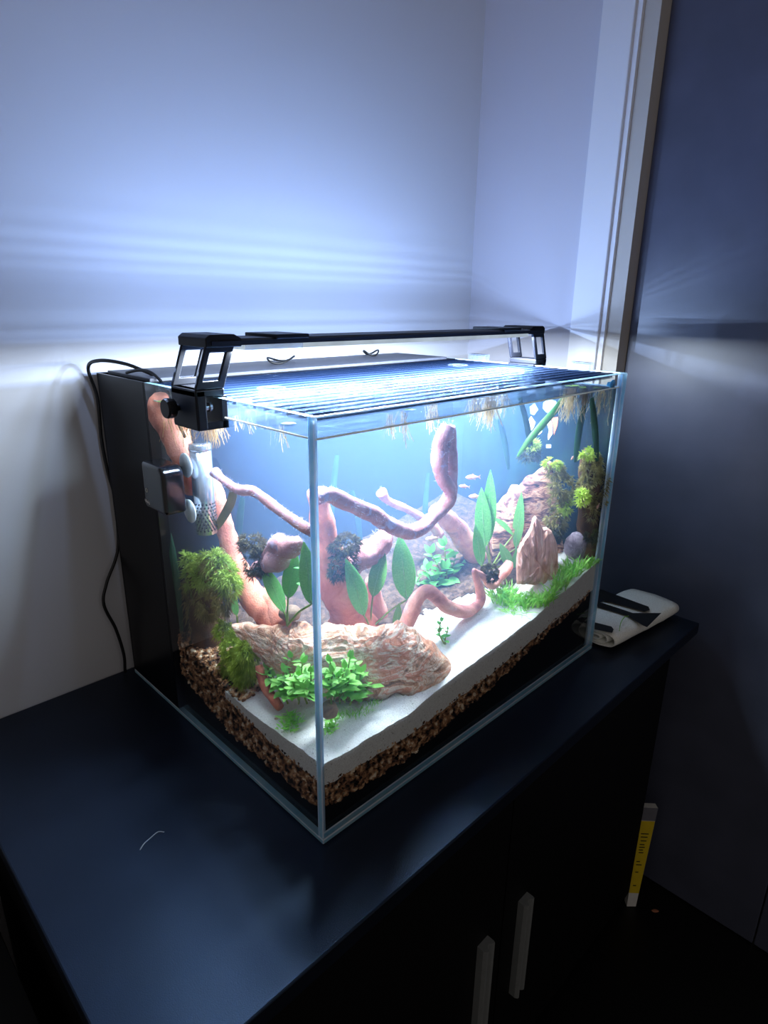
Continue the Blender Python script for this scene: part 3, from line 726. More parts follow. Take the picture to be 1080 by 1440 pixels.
# the end pane: added copies of trunk, branch and knob for their refracted view
limb([(299, 664, -.055, .8), (304, 690, -.055, .95), (309, 715, -.055, 1.05), (318, 748, -.058, 1.1), (327, 783, -.06, 1.2), (340, 812, -.062, 1.4), (356, 838, -.066, 1.6), (376, 862, -.07, 1.9), (392, 885, -.072, 2.0)], .0110, 'driftwood_limb', 'refracted second view of the driftwood trunk slanting down from the steel intake tube', M_WOODR, .16, 11)
limb([(302, 664, -.032, 1.15), (310, 672, -.032, .9), (320, 679, -.032, .9), (337, 689, -.032, 1), (358, 692, -.032, 1), (380, 708, -.032, 1), (403, 725, -.032, 1), (424, 739, -.030, 1), (438, 747, -.028, 1)], .0058, 'driftwood_branch', 'refracted second view of the pale branch reaching from the corner edge toward the steel tube', M_WOODP, .16, 12, 700)
limb([(366, 802, -.055, .9), (376, 790, -.054, 1.0), (384, 778, -.052, .9), (392, 764, -.05, .95), (398, 760, -.05, .6)], .0120, 'driftwood_stub', 'refracted second view of the driftwood knob between dark moss and the corner edge', M_WOODP, .4, 13, 500)
limb([(378, 796, -.05, .9), (392, 784, -.049, 1.0), (406, 770, -.048, .95), (416, 765, -.047, .8), (423, 768, -.047, .5)], .0115, 'driftwood_stub', 'refracted second view of the pale blunt knob reaching toward the corner edge above the broad leaves', M_WOODP, .4, 33, 400)
limb([(368, 838, -.075, 1), (386, 856, -.075, 1.3), (398, 880, -.072, 1.4)], .012, 'driftwood_root', 'dusky root foot behind the leaves left of the corner edge', M_WOODR, .15, 27)
limb([(216, 553, -.020, .8), (224, 568, -.020, 1.15), (236, 592, -.021, 1.2), (250, 622, -.022, 1.05), (263, 655, -.026, .85), (272, 690, -.034, .7)], .0160, 'driftwood_limb', 'reddish wood rising to the water surface beside the filter chamber', M_WOODR, .14, 14)
limb([(364, 936, -.030, .7), (368, 950, -.028, 1), (374, 968, -.027, 1.1), (384, 982, -.026, 1), (394, 995, -.025, .8)], .0060, 'driftwood_root', 'short red root poking out of the sand left of the leafy plants', M_WOODR, .12, 15)

def blob(name, c, axes, rad, mat, label, cat, seed=0, amp=.25, fq=24, sub=4, strata=0, parent=None, flat=None, power=2):
    """noisy stone: superellipsoid about c with the three axis vectors"""
    import bmesh
    b = bmesh.new(); bmesh.ops.create_icosphere(b, subdivisions=sub, radius=1)
    off = Vector((seed*5.3, seed, seed*2.1)); A = [Vector(a) for a in axes]
    for v in b.verts:
        p = v.co.copy()
        if power != 2:
            s = (abs(p.x)**power+abs(p.y)**power+abs(p.z)**power)**(1/power); p = p/s
        q = A[0]*p.x*rad[0]+A[1]*p.y*rad[1]+A[2]*p.z*rad[2]
        w_ = Vector(c)+q
        nz = noise.noise(w_*fq+off)*amp + noise.noise(w_*fq*2.7+off)*amp*.5 + noise.noise(w_*fq*7+off)*amp*.2
        if strata: nz += strata*(abs(noise.noise(Vector((w_.x*14, w_.y*14, w_.z*120))+off))-.2)
        v.co = w_+q*nz
    me = bpy.data.meshes.new(name); b.to_mesh(me); b.free(); me.materials.append(mat)
    me.polygons.foreach_set('use_smooth', [True]*len(me.polygons))
    o = put(name, me, parent)
    return tag(o, label, cat) if label else o
# long slab of petrified wood across the front
PL = [(326, .205), (352, .180), (392, .140), (436, .105), (480, .090)] + [(a, on_sand(a, b)+.008) for a, b in ((530, 976), (580, 967), (612, 956), (650, 942))]
TOPE = [868, 862, 872, 886, 877, 880, 888, 906, 938]; BOTE = [886, 915, 948, 965, 968, 976, 968, 956, 944]
def slab_stone():
    n, ns = 150, 64; v = []; f = []
    xs = [p[0] for p in PL]; back = Vector((FW.x, FW.y, 0)).normalized(); side = Vector((RT.x, RT.y, 0)).normalized()
    for i in range(n):
        px = xs[0]+(xs[-1]-xs[0])*i/(n-1)
        y = np.interp(px, xs, [p[1] for p in PL]); tp = np.interp(px, xs, TOPE); bt = np.interp(px, xs, BOTE)
        top = V(px, tp+5*noise.noise(Vector((px*.06, 0, 0))), y+.006); bot = V(px, bt+6, y-.006)
        c = (top+bot)/2; hh = (top-bot).length/2; up = (top-bot).normalized()
        e = min(1, (math.sin(math.pi*min(1, (i+.3)/(n*.5))/2))**.5) if i < n*.25 else min(1, math.sin(math.pi*min(1, (n-i-.5)/(n*.22))/2)**.8)
        for k in range(ns):
            a = 2*math.pi*k/ns; ca, sa = math.cos(a), math.sin(a)
            sq = 1/max(.001, (abs(ca)**3+abs(sa)**3))**(1/3)
            q = c+up*sa*hh*sq*e+back*ca*.022*sq*e
            # layered ledges: height is stepped along a tilted bedding direction, then torn by ridges
            bed = q.z+.10*q.dot(side)+.010*noise.noise(q*22)
            step = (bed*150) % 1.0; step = min(step*2.2, 1)*.5-.25
            rid = noise.ridged_multi_fractal(q*30, 1.0, 2.1, 4, 1.0, 2.0)-1.1
            v.append(c+(q-c)*(1+.22*noise.noise(q*24)+.13*step+.10*rid))
    for i in range(n-1):
        for k in range(ns): f.append((i*ns+k, i*ns+(k+1) % ns, (i+1)*ns+(k+1) % ns, (i+1)*ns+k))
    f += [tuple(range(ns-1, -1, -1)), tuple((n-1)*ns+k for k in range(ns))]
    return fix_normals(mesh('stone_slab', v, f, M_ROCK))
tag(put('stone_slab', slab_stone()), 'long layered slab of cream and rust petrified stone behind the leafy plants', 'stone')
RX = Vector((RT.x, RT.y, 0)).normalized(); BK = Vector((FW.x, FW.y, 0)).normalized(); ZU = Vector((0, 0, 1))
def upright():
    O = [(727, 822), (727, 800), (729, 777), (735, 764), (742, 753), (748, 740), (754, 727), (758, 731), (761, 738), (765, 745), (770, 743), (776, 747), (781, 757), (785, 768), (786, 790), (787, 822)]
    y = min(.09, on_sand(757, 824)); v = []; f = []
    n = len(O); cxp = np.mean([o[0] for o in O])
    # resample the outline, then build stacked outlines from front to back with vertical ridges
    OO = []
    for k in range(n):
        a, b = O[k], O[(k+1) % n]; m_ = max(1, int(math.hypot(b[0]-a[0], b[1]-a[1])/4))
        OO += [(a[0]+(b[0]-a[0])*q/m_, a[1]+(b[1]-a[1])*q/m_) for q in range(m_)]
    O = OO; n = len(O); ctr = (757, 790)
    rings = [(-.0125, .12), (-.0120, .3), (-.0110, .5), (-.0095, .68), (-.006, .85), (-.001, .97), (.006, 1.0), (.014, .95), (.02, .7)]
    for dy, s in rings:
        for a, b in O:
            X_, Y_ = ctr[0]+(a-ctr[0])*s, ctr[1]+(b-ctr[1])*s
            p = V(X_, Y_, y)+BK*dy
            p += BK*(.007*noise.noise(Vector((X_*.22, Y_*.03, 1)))+.003*noise.noise(Vector((X_*.6, Y_*.12, 4)))); v.append(p)
    for r in range(len(rings)-1):
        for i in range(n): f.append((r*n+i, r*n+(i+1) % n, (r+1)*n+(i+1) % n, (r+1)*n+i))
    f += [tuple(range(n)), tuple(range(len(v)-1, len(v)-n-1, -1))]
    me = fix_normals(mesh('upright_stone', v, f, M_ROCK2))
    o = put('upright_stone', me)
    return o
tag(upright(), 'pointed pink ridged stone standing upright in the carpet grass', 'stone')
blob('round_stone', V(810, 768, .040), (RX, BK, ZU), (.0195, .016, .026), M_STONE, 'rounded lilac-grey stone in the grass near the far pane', 'stone', 3, .15, 40)
blob('corner_stone', V(463, 998, .050), (RX, BK, ZU), (.010, .008, .012), M_STONEG, 'small brown stone behind the little sprout at the corner edge', 'stone', 6, .2, 60)
blob('tan_stone', V(389, 1016, -.020), (RX, BK, ZU), (.0045, .004, .006), M_STONEG, 'tiny brown stone beside the low bright sprout', 'stone', 7, .2, 60)
for k, (a, b, y, r, lab) in enumerate(((500, 862, .17, .014, 'brown pebble behind the broad leaves near the corner edge'), (548, 846, .19, .02, 'tan stone in the shade between the broad leaves'), (640, 838, .16, .018, 'brown rubble stone behind the curled root'), (655, 822, .16, .012, 'small rubble stone above the curled root'), (690, 852, .10, .012, 'brown pebble lying at the edge of the grass'), (408, 862, -.07, .014, 'tan stone between the leaves left of the corner edge'))):
    blob('rubble_stone', V(a, b, y), (RX, BK, ZU), (r, r*.8, r*.75), M_STONEG, lab, 'stone', 10+k, .25, 50, 3)
# leaning slab of wood on the right, with peak
def stump():
    v = []; f = []; n, ns = 40, 22
    for i in range(n):
        t = i/(n-1)
        yy = .15-.07*t; top = V(686+(774-686)*t, 718-72*t**.9, yy); bot = V(690+(792-690)*t, 790-10*t, yy-.018)
        top = top+ZU*.006*noise.noise(Vector((t*9, 0, 0)))
        c = (top+bot)/2; hh = (top-bot)/2
        for k in range(ns):
            a = 2*math.pi*k/ns
            q = c+hh*math.sin(a)+BK*(.026-.014*t)*math.cos(a)
            nz = .10*noise.noise(q*40)+.14*noise.noise(Vector((q.x*90, q.y*40, (q.z-q.x*.9)*16)))
            v.append(c+(q-c)*(1+nz))
    for i in range(n-1):
        for k in range(ns): f.append((i*ns+k, i*ns+(k+1) % ns, (i+1)*ns+(k+1) % ns, (i+1)*ns+k))
    f += [tuple(range(ns-1, -1, -1)), tuple((n-1)*ns+k for k in range(ns))]
    return fix_normals(mesh('wood_slab', v, f, M_SLAB, True))
tag(put('wood_slab', stump()), 'broad streaked slab of wood leaning up to a peak at the far end', 'driftwood')
limb([(828, 634, .034, .6), (829, 655, .034, .9), (829, 700, .032, 1.05), (828, 750, .030, 1.2), (826, 790, .028, 1.2)], .0165, 'wood_stump', 'upright dark stump overgrown with moss beside the far pane', M_WOODD, .15, 30)
limb([(284, 800, -.040, 1.0), (288, 840, -.040, 1.1), (292, 890, -.039, 1.15), (300, 935, -.037, 1.1), (312, 975, -.035, .9), (318, 1000, -.034, .7)], .0195, 'wood_stump', 'dark upright stump by the end pane, overgrown with green moss', M_WOODD, .15, 31)

# ------------------------------------------------------------------ mosses
def tuft_mesh(blobs, mat, name, whorls, needles, ln, wid=.0005, droop=.3):
    """needle-leaved whorls over the surface of a few ellipsoids (centre, radii)"""
    Vv, F = [], []; n = 0
    area = np.array([r[0]*r[2] for c, r in blobs]); area /= area.sum()
    for (c, r), share in zip(blobs, area):
        for _ in range(max(3, int(whorls*share))):
            d = rng.normal(size=3); d /= np.linalg.norm(d)
            if d @ np.array([-.45, -.75, .45]) < -.25: d = -d
            b = np.array(c)+d*np.array(r)*random.uniform(.75, 1.05)
            m = needles
            dirs = rng.normal(size=(m, 3)); dirs /= np.linalg.norm(dirs, axis=1)[:, None]
            dirs = dirs*.85+d*.7+np.array([0, 0, .15]); dirs /= np.linalg.norm(dirs, axis=1)[:, None]
            L = ln*rng.uniform(.5, 1.15, (m, 1))
            s = np.cross(dirs, rng.normal(size=(m, 3))); s /= np.linalg.norm(s, axis=1)[:, None]; s *= wid
            mid = b+dirs*L*.55; tip = b+dirs*L; tip[:, 2] -= droop*L[:, 0]
            blk = np.stack([b-s*.5, b+s*.5, mid+s, tip, mid-s], 1).reshape(-1, 3)
            Vv.append(blk); F.extend([(n+5*i, n+5*i+1, n+5*i+2, n+5*i+3, n+5*i+4) for i in range(m)]); n += 5*m
    return mesh(name, np.concatenate(Vv), F, mat)
def moss(name, label, groups, cat='moss'):
    """groups: (part name, material, [(px,py,y,rx,ry,rz)], whorls, needles, length, width, droop)"""
    g0_ = groups[0][2][0]; t = thing(name, V(*g0_[:3]), label, cat)
    for pn, mat, bl, wh, nd, ln, wd, dr_ in groups:
        B = [(tuple(V(a, b, y)), (rx, ry, rz)) for a, b, y, rx, ry, rz in bl]
        o = put(pn, tuft_mesh(B, mat, pn, wh, nd, ln, wd, dr_), t); o['kind'] = 'stuff'
    return t
moss('needle_moss', 'bushy olive-green moss crowning the dark stump by the end pane', [
    ('fronds', M_MOSSG, [(290, 806, -.034, .018, .026, .020), (312, 802, -.034, .012, .016, .016), (266, 790, -.030, .008, .012, .016), (300, 782, -.034, .012, .020, .008), (272, 815, -.030, .008, .014, .02), (322, 818, -.034, .01, .012, .018)], 170, 30, .012, .0006, .25),
    ('brown_fronds', M_MOSSB, [(312, 838, -.032, .012, .016, .022), (270, 832, -.030, .010, .012, .022), (302, 790, -.034, .012, .02, .014), (290, 850, -.030, .012, .02, .02), (275, 870, -.030, .008, .01, .02)], 150, 26, .011, .0005, .6)])
moss('needle_moss', 'bright yellow-green moss trailing down the front of the dark stump', [
    ('bright_fronds', M_MOSSY, [(314, 888, -.028, .008, .011, .012), (324, 912, -.027, .008, .011, .014), (334, 934, -.026, .008, .014, .014), (346, 915, -.026, .006, .01, .012)], 130, 28, .010, .0007, .3),
    ('fronds', M_MOSSG, [(342, 948, -.027, .008, .014, .016), (350, 925, -.028, .008, .010, .018), (330, 960, -.026, .008, .014, .010), (322, 940, -.028, .008, .01, .016)], 130, 28, .011, .0005, .6),
    ('trailing_fronds', M_MOSSB, [(345, 975, -.026, .007, .012, .008), (335, 985, -.025, .006, .008, .006), (318, 970, -.027, .006, .008, .012)], 60, 24, .014, .0004, 1.0)])
moss('moss_pad', 'refracted second view of the dark wiry moss pad, left of the corner edge', [('fronds', M_MOSSP, [(355, 766, -.046, .012, .020, .011)], 60, 26, .008, .0004, .2), ('dark_fronds', M_MOSSD, [(360, 792, -.048, .012, .018, .018)], 50, 22, .008, .0004, .3)])  # added copy of the pad, standing for its refracted second view
moss('moss_pad', 'dark wiry moss pad on the trunk right of the corner edge', [('fronds', M_MOSSP, [(486, 766, .14, .024, .014, .011)], 70, 26, .009, .0004, .2), ('dark_fronds', M_MOSSD, [(482, 796, .135, .021, .014, .022)], 60, 22, .008, .0004, .3)])
moss('moss_pad', 'small round dark moss pad on the forked root tip', [('fronds', M_MOSSP, [(689, 804, YR-.004, .0125, .01, .010)], 50, 28, .006, .0004, .2), ('dark_fronds', M_MOSSD, [(690, 810, YR-.005, .011, .01, .008)], 30, 24, .005, .0004, .2)])
moss('needle_moss', 'olive moss clump on the right shoulder of the leaning wood slab', [
    ('fronds', M_MOSSB, [(788, 690, .058, .020, .014, .027), (780, 662, .070, .012, .01, .012), (782, 730, .058, .016, .012, .02)], 120, 26, .012, .0006, .3),
    ('bright_fronds', M_MOSSY, [(776, 652, .068, .012, .01, .006), (796, 712, .045, .010, .008, .011)], 34, 24, .009, .0008, .2),
    ('dark_fronds', M_MOSSD, [(778, 752, .058, .018, .01, .014)], 40, 22, .010, .0005, .3)])
moss('needle_moss', 'mossy growth covering the upright stump beside the far pane', [
    ('fronds', M_MOSSB, [(832, 662, .026, .017, .010, .026), (836, 710, .022, .016, .009, .026), (820, 690, .030, .012, .01, .02), (848, 690, .014, .006, .005, .03)], 150, 26, .011, .0006, .3),
    ('bright_fronds', M_MOSSY, [(826, 638, .030, .015, .01, .006), (818, 700, .022, .011, .007, .012)], 44, 24, .009, .0008, .2),
    ('dark_fronds', M_MOSSD, [(832, 752, .022, .016, .008, .014)], 36, 22, .009, .0005, .3)])
moss('needle_moss', 'small hazy green moss tuft floating in haze below the decal', [('fronds', M_MOSSY, [(749, 627, .130, .011, .008, .009)], 26, 22, .010, .0009, .1), ('dark_fronds', M_MOSSD, [(745, 640, .130, .022, .008, .008)], 30, 20, .012, .0006, .2)])

# ------------------------------------------------------------------ leaves
def leaf_mesh(name, mat, wid=.26, tipw=.0, fold=.10, curl=.12, nu=9, peak=.45):
    """unit-long leaf along +y with midrib fold and gentle curl, double skinned with a little thickness"""
    v = []; f = []
    def skin(dz, flip):
        k = len(v)
        for i in range(nu+1):
            t = i/nu; ww = wid*.5*(math.sin(math.pi*t**(math.log(.5)/math.log(peak)))**.8) if 0 < t < 1 else .004
            z = -curl*t*t
            for s in (-1, -.5, 0, .5, 1):
                v.append((s*ww, t, z+fold*abs(s)*ww*1.2+.012*math.sin(t*14+s*2)*abs(s)*wid+dz))
        for i in range(nu):
            for j in range(4):
                a = (k+i*5+j, k+i*5+j+1, k+i*5+j+6, k+i*5+j+5); f.append(a[::-1] if flip else a)
    skin(.004, False); skin(-.004, True)
    return mesh(name, v, f, mat, True)
def frame(base, tip, toward=None, width=1.0, roll=0):
    base, tip = Vector(base), Vector(tip); d = tip-base; L = d.length; d.normalize()
    n = Vector(toward) if toward is not None else (CAM-base).normalized()+Vector((0, 0, .5))
    x = d.cross(n).normalized(); z = x.cross(d).normalized()
    R = Matrix((x, d, z)).transposed().to_4x4()
    return Matrix.Translation(base) @ R @ Matrix.Rotation(roll, 4, 'Y') @ Matrix.Diagonal((L*width, L, L, 1))
L_BROAD = leaf_mesh('leaf', M_LEAF, .34); L_BROADD = leaf_mesh('leaf', M_LEAF2, .34); L_LONG = leaf_mesh('leaf', M_LEAF, .22)
RIBM = MB().tube([(0, 0, .006), (0, .5, -.024), (0, .97, -.106)], [.010, .007, .003], 5).me('midrib', M_RIBL)
def broad_plant(label, root, leaves, y, group=None):
    """leaves: (base px, tip px, width, mesh, dy, roll)"""
    rt = V(*root, y); t = thing('broadleaf_plant', rt, label, 'plant', group)
    for (b, tp, wd, me, dy, roll) in leaves:
        B = V(*b, y+dy); T = V(*tp, y+dy*1.5)
        M = frame(B, T, None, wd, roll)
        o = put('leaf', me, t); o.matrix_basis = M
        r = bpy.data.objects.new('midrib', RIBM); COL.objects.link(r); r.parent = o
        m_ = (Vector(rt)+B)/2+ZU*.004
        P, R = spline([(rt, .0015), (m_, .0013), (B, .0011), (B+(T-B)*.06, .0008)], 5)
        MB().tube(P, R, 6).put('leaf_stalk', M_STEM, t, True)
    return t
broad_plant('refracted second view of the three broad green leaves, left of the corner edge behind the stone slab', (404, 880), [((400, 862), (369, 789), .85, L_BROAD, 0, .2), ((405, 842), (414, 779), 1.05, L_BROADD, -.006, -.2), ((437, 850), (431, 765), .9, L_BROADD, .004, .3)], -.05)  # second set of the same leaves, added for refraction at the corner
broad_plant('single small leaf poking out between the mossy stump and the stone slab', (334, 876), [((333, 866), (327, 838), 1.0, L_BROAD, 0, 0)], -.036)
broad_plant('three broad green leaves right of the corner edge behind the stone slab', (520, 886), [((512, 866), (492, 791), .85, L_BROAD, -.01, .2), ((524, 840), (538, 776), 1.15, L_BROADD, .0, -.25), ((572, 843), (563, 757), 1.0, L_BROAD, .002, .0), ((556, 886), (562, 850), .9, L_BROADD, -.008, .3)], .125)
broad_plant('tall upright light green leaves rising left of the pointed stone', (690, 800), [((686, 765), (691, 664), .85, L_LONG, 0, .1), ((682, 770), (676, 690), 1.2, L_LONG, .004, -.2), ((725, 772), (734, 695), .85, L_LONG, -.006, .1), ((677, 796), (670, 742), 1.1, L_LONG, -.008, .0), ((722, 752), (700, 726), 1.2, L_LONG, -.004, .5), ((718, 798), (706, 768), 1.3, L_LONG, -.008, -.3), ((722, 800), (727, 772), 1.1, L_LONG, -.01, .2)], .105)

L_SMALL = [leaf_mesh('leaf', M_STEMLEAF, .62, fold=.15, curl=c, nu=6, peak=.42) for c in (.1, .3)]
L_MID = leaf_mesh('leaf', M_MIDPL, .6, fold=.1, curl=.2, nu=6, peak=.45)
def stem_plant(name, label, base, tip, pairs, ln, leaves, group=None, lean=0, smat=None, cat='plant'):
    base, tip = Vector(base), Vector(tip); t = thing(name, base, label, cat, group)
    mid = (base+tip)/2+Vector((random.uniform(-.004, .004), random.uniform(-.004, .004), 0))
    P, R = spline([(base, .0011), (mid, .0010), (tip, .0008)], 6)
    MB().tube(P, R, 6).put('stem', smat or M_STEM, t, True)
    a = random.uniform(0, 3.1)
    for i in range(pairs):
        p = P[min(len(P)-1, int((.25+.75*(i+.5)/pairs)*(len(P)-1)))]; a += math.pi/2+random.uniform(-.3, .3)
        for s in (0, math.pi):
            d = Vector((math.cos(a+s), math.sin(a+s), random.uniform(.15, .7)))
            L = ln*random.uniform(.75, 1.2)*(1 if i < pairs-1 else .75)
            o = put('leaf', random.choice(leaves), t); o.matrix_basis = frame(p, p+d.normalized()*L, ZU+d*-.3, random.uniform(.85, 1.15), random.uniform(-.3, .3))
    p = P[-1]
    for s in range(2):
        d = Vector((random.uniform(-.6, .6), random.uniform(-.6, .6), .9)); o = put('leaf', random.choice(leaves), t); o.matrix_basis = frame(p, p+d.normalized()*ln*.7, -BK+ZU*.3, .9, 0)
    return t
grpA = 'bright leafy stem plants at the corner edge'
for i, (bx, by, tx, ty, y) in enumerate([(398, 985, 388, 925, -.040), (410, 985, 402, 945, -.034), (420, 990, 425, 932, -.040), (432, 990, 420, 950, -.030), (395, 975, 376, 940, -.036), (428, 980, 437, 945, -.034), (405, 980, 395, 958, -.030), (434, 985, 430, 968, -.026), (415, 975, 410, 925, -.046), (405, 990, 383, 950, -.032), (420, 985, 412, 960, -.028)]):
    stem_plant('stem_plant', 'bright green leafy stem plant in the clump left of the corner edge', V(bx, by, y), V(tx, ty, y), 5, .0165, L_SMALL, grpA+', left side')
for i, (bx, by, tx, ty, y) in enumerate([(466, 990, 468, 945, .045), (492, 992, 508, 945, .05), (482, 985, 492, 925, .062), (470, 985, 464, 930, .055), (478, 990, 485, 940, .05), (490, 985, 500, 932, .06), (468, 980, 462, 955, .05), (500, 985, 520, 950, .055), (485, 988, 476, 952, .05), (505, 990, 498, 960, .05), (478, 980, 490, 955, .045)]):
    stem_plant('stem_plant', 'bright green leafy stem plant in the clump right of the corner edge', V(bx, by, y), V(tx, ty, y), 5, .0165, L_SMALL, grpA+', right side')
def tuft(name, label, spots, blades, ln, wid, mat, spread_=.5, cat='grass', group=None):
    """a tuft of narrow blades; spots: (px, py, y) roots"""
    t0 = V(*spots[0]); v = []; f = []
    for s in spots:
        b0 = V(*s)
        for _ in range(blades):
            b = b0+Vector((random.gauss(0, .0035), random.gauss(0, .0035), 0))
            d = Vector((random.gauss(0, spread_), random.gauss(0, spread_), 1)).normalized(); L = ln*random.uniform(.5, 1.2)
            sd = d.cross(Vector(rng.normal(size=3))).normalized()*wid*random.uniform(.6, 1.2)
            bend = Vector((d.x, d.y, -.25))*L*.5
            k = len(v); m1 = b+d*L*.5+bend*.15; m2 = b+d*L*.8+bend*.5; e = b+d*L+bend
            v += [b-sd*.6, b+sd*.6, m1+sd, m1-sd, m2+sd*.7, m2-sd*.7, e]
            f += [(k, k+1, k+2, k+3), (k+3, k+2, k+4, k+5), (k+5, k+4, k+6)]
    o = put(name, mesh(name, v, f, mat)); o['label'] = label; o['category'] = cat
    if group: o['group'] = group
    return o
tuft('low_sprout', 'low tuft of rounded bright leaves in the sand left of the corner edge', [(a, b, on_sand_left(a, b)+.001) for a, b in ((400, 1022), (407, 1026), (412, 1016), (404, 1012), (411, 1006), (417, 1016))], 18, .008, .0013, M_STEMLEAF, .9, 'plant')
tuft('low_sprout', 'low tuft of rounded bright leaves in the sand right of the corner edge', [(a, b, on_sand(a, b)-.001) for a, b in ((464, 1022), (467, 1014), (471, 1008), (463, 1028))], 18, .008, .0013, M_STEMLEAF, .9, 'plant')
tuft('carpet_grass', 'thin green grass blades fringing the leafy plants on the sand', [(a, b, on_sand(a, b)-.001) for a, b in ((495, 1006), (505, 1005), (515, 1000), (525, 992), (485, 1009), (529, 982))], 16, .012, .0005, M_GRASS, .35, 'grass')
stem_plant('small_sprout', 'tiny green sprout on the sand at the tip of the stone slab', V(625, 906, on_sand(625, 906)), V(620, 874, on_sand(625, 906)), 4, .010, [L_MID])
stem_plant('small_sprout', 'tiny sideways sprig beside the sprout at the stone tip', V(626, 906, on_sand(626, 906)), V(630, 886, on_sand(626, 906)), 3, .008, [L_MID])
gm = 'hazy bushy stem plants in the middle'
for k, (bx, by, tx, ty, y) in enumerate([(625, 835, 606, 778, .16), (630, 835, 625, 768, .165), (635, 832, 640, 785, .16), (620, 838, 600, 800, .155), (628, 835, 628, 800, .15), (638, 836, 650, 800, .16), (618, 838, 612, 815, .15)]):
    stem_plant('bushy_plant', 'fresh green bushy stem plant behind the curled pink root', V(bx, by, y), V(tx, ty, y), 5, .024, [L_MID], gm)
for k, (a, b) in enumerate(((590, 818), (655, 812), (428, 800), (432, 820))):
    stem_plant('background_sprig', ['small green sprig left of the bushy plant', 'small green sprig right of the bushy plant', 'small green sprig just left of the corner edge', 'lowest green sprig just left of the corner edge'][k], V(a, b+14, .17 if k < 2 else -.06), V(a, b-8, .17 if k < 2 else -.06), 3, .012, [L_MID])
gl_ = 'carpet grass tufts around the pointed stone'
def GS(pts): return [(a, b, on_sand(a, b, .014)-.001) for a, b in pts]
tuft('carpet_grass', 'green grass tuft at the foot of the pointed stone, nearest the curled root', GS(((700, 848), (710, 852), (720, 855), (706, 842), (716, 846), (728, 850), (735, 852), (695, 842), (722, 840), (712, 836))), 22, .026, .0012, M_GRASS, .4)
tuft('carpet_grass', 'green grass tuft in front of the pointed stone', GS(((745, 846), (755, 850), (762, 848), (770, 842), (778, 834), (750, 854), (738, 856), (766, 852), (774, 846))), 18, .024, .0012, M_GRASS, .4)
tuft('carpet_grass', 'upright green grass tuft between the pointed stone and the lilac stone', GS(((790, 824), (797, 816), (803, 812), (792, 812), (786, 830), (808, 808), (800, 802), (782, 826), (812, 804))), 24, .026, .0011, M_GRASS, .28)
tuft('carpet_grass', 'narrow green grass tuft against the far pane', GS(((826, 798), (832, 796), (837, 792), (822, 800))), 20, .022, .0011, M_GRASS, .28)
tuft('carpet_grass', 'stray grass runners creeping over the sand edge', GS(((712, 862), (722, 864), (735, 862))), 12, .016, .0007, M_GRASS, 1.0)
# ribbon leaves at the back
def ribbon(label, pts, wid, mat=None, group=None):
    """pts: (px, py, y)"""
    P = [V(*p) for p in pts]; Q, _ = spline([(p, 1) for p in P], 8); v = []; f = []
    for i, q in enumerate(Q):
        t = (Q[min(i+1, len(Q)-1)]-Q[max(i-1, 0)]).normalized(); s = t.cross(FW).normalized()*wid*math.sin(math.pi*min(.98, .12+.86*i/len(Q)))**.5
        n_ = s.cross(t).normalized()*.0003
        v += [q-s+n_*3, q+n_*5, q+s+n_*3, q-s-n_, q+n_, q+s-n_]
    m = 6
    for i in range(len(Q)-1):
        a, b = i*m, (i+1)*m
        f += [(a, a+1, b+1, b), (a+1, a+2, b+2, b+1), (a+4, a+3, b+3, b+4), (a+5, a+4, b+4, b+5), (a+2, a+5, b+5, b+2), (a+3, a, b, b+3)]
    o = put('ribbon_leaf', mesh('ribbon_leaf', v, f, mat or M_BLADE, True)); return tag(o, label, 'leaf', group)
ribbon('green strap leaf slanting across the decal near the far end of the surface', [(796, 556, .066), (782, 575, .075), (762, 598, .085), (745, 618, .095), (728, 642, .11)], .0055, leafy('strap_leaf', '4d8a45', '79ad5a', 30))
ribbon('long green ribbon leaf beside the filter chamber', [(232, 730, -.012), (242, 775, -.013), (250, 830, -.014), (256, 890, -.015)], .0045)
ribbon('brownish curved leaf tip below the steel tube', [(330, 680, -.036), (325, 705, -.037), (312, 730, -.038), (300, 748, -.039)], .0055, leafy('brown_leaf', '6f6a45', '9a8a5c', 30))
ribbon('thin brown ribbon leaf low beside the filter chamber', [(228, 790, -.010), (238, 840, -.012), (252, 880, -.014), (262, 905, -.015)], .003, leafy('brown_leaf_thin', '4a4632', '6f6a48', 30))
for k, (x, y0_, y1_, dx) in enumerate(((466, 640, 760, 8), (505, 690, 770, -10), (596, 665, 790, 6), (712, 590, 660, -10), (745, 560, 650, -14), (812, 570, 650, 10), (838, 560, 650, -6), (335, 700, 780, 6))):
    lab = ['faint ribbon leaf in the haze just right of the corner edge', 'faint ribbon leaf in the haze above the blunt stub', 'faint ribbon leaf in the haze left of the upright branch', 'faint ribbon leaf in the haze right of the pale branching roots', 'dark ribbon leaf standing behind the decal', 'dark ribbon leaf behind the long pale root beard', 'dark ribbon leaf beside the far pane', 'faint ribbon leaf in the haze left of the corner edge'][k]
    yy = float(np.interp(x, [600, 640, 668, 712, 745, 760, 812, 838], [.30, .28, .24, .17, .125, .105, .045, .016])) if x > 440 else -.10
    ribbon(lab, [(x+dx, y0_, yy), (x+dx*.4, (y0_*2+y1_)/3, yy), (x, (y0_+2*y1_)/3, yy), (x-dx*.3, y1_, yy)], .005)

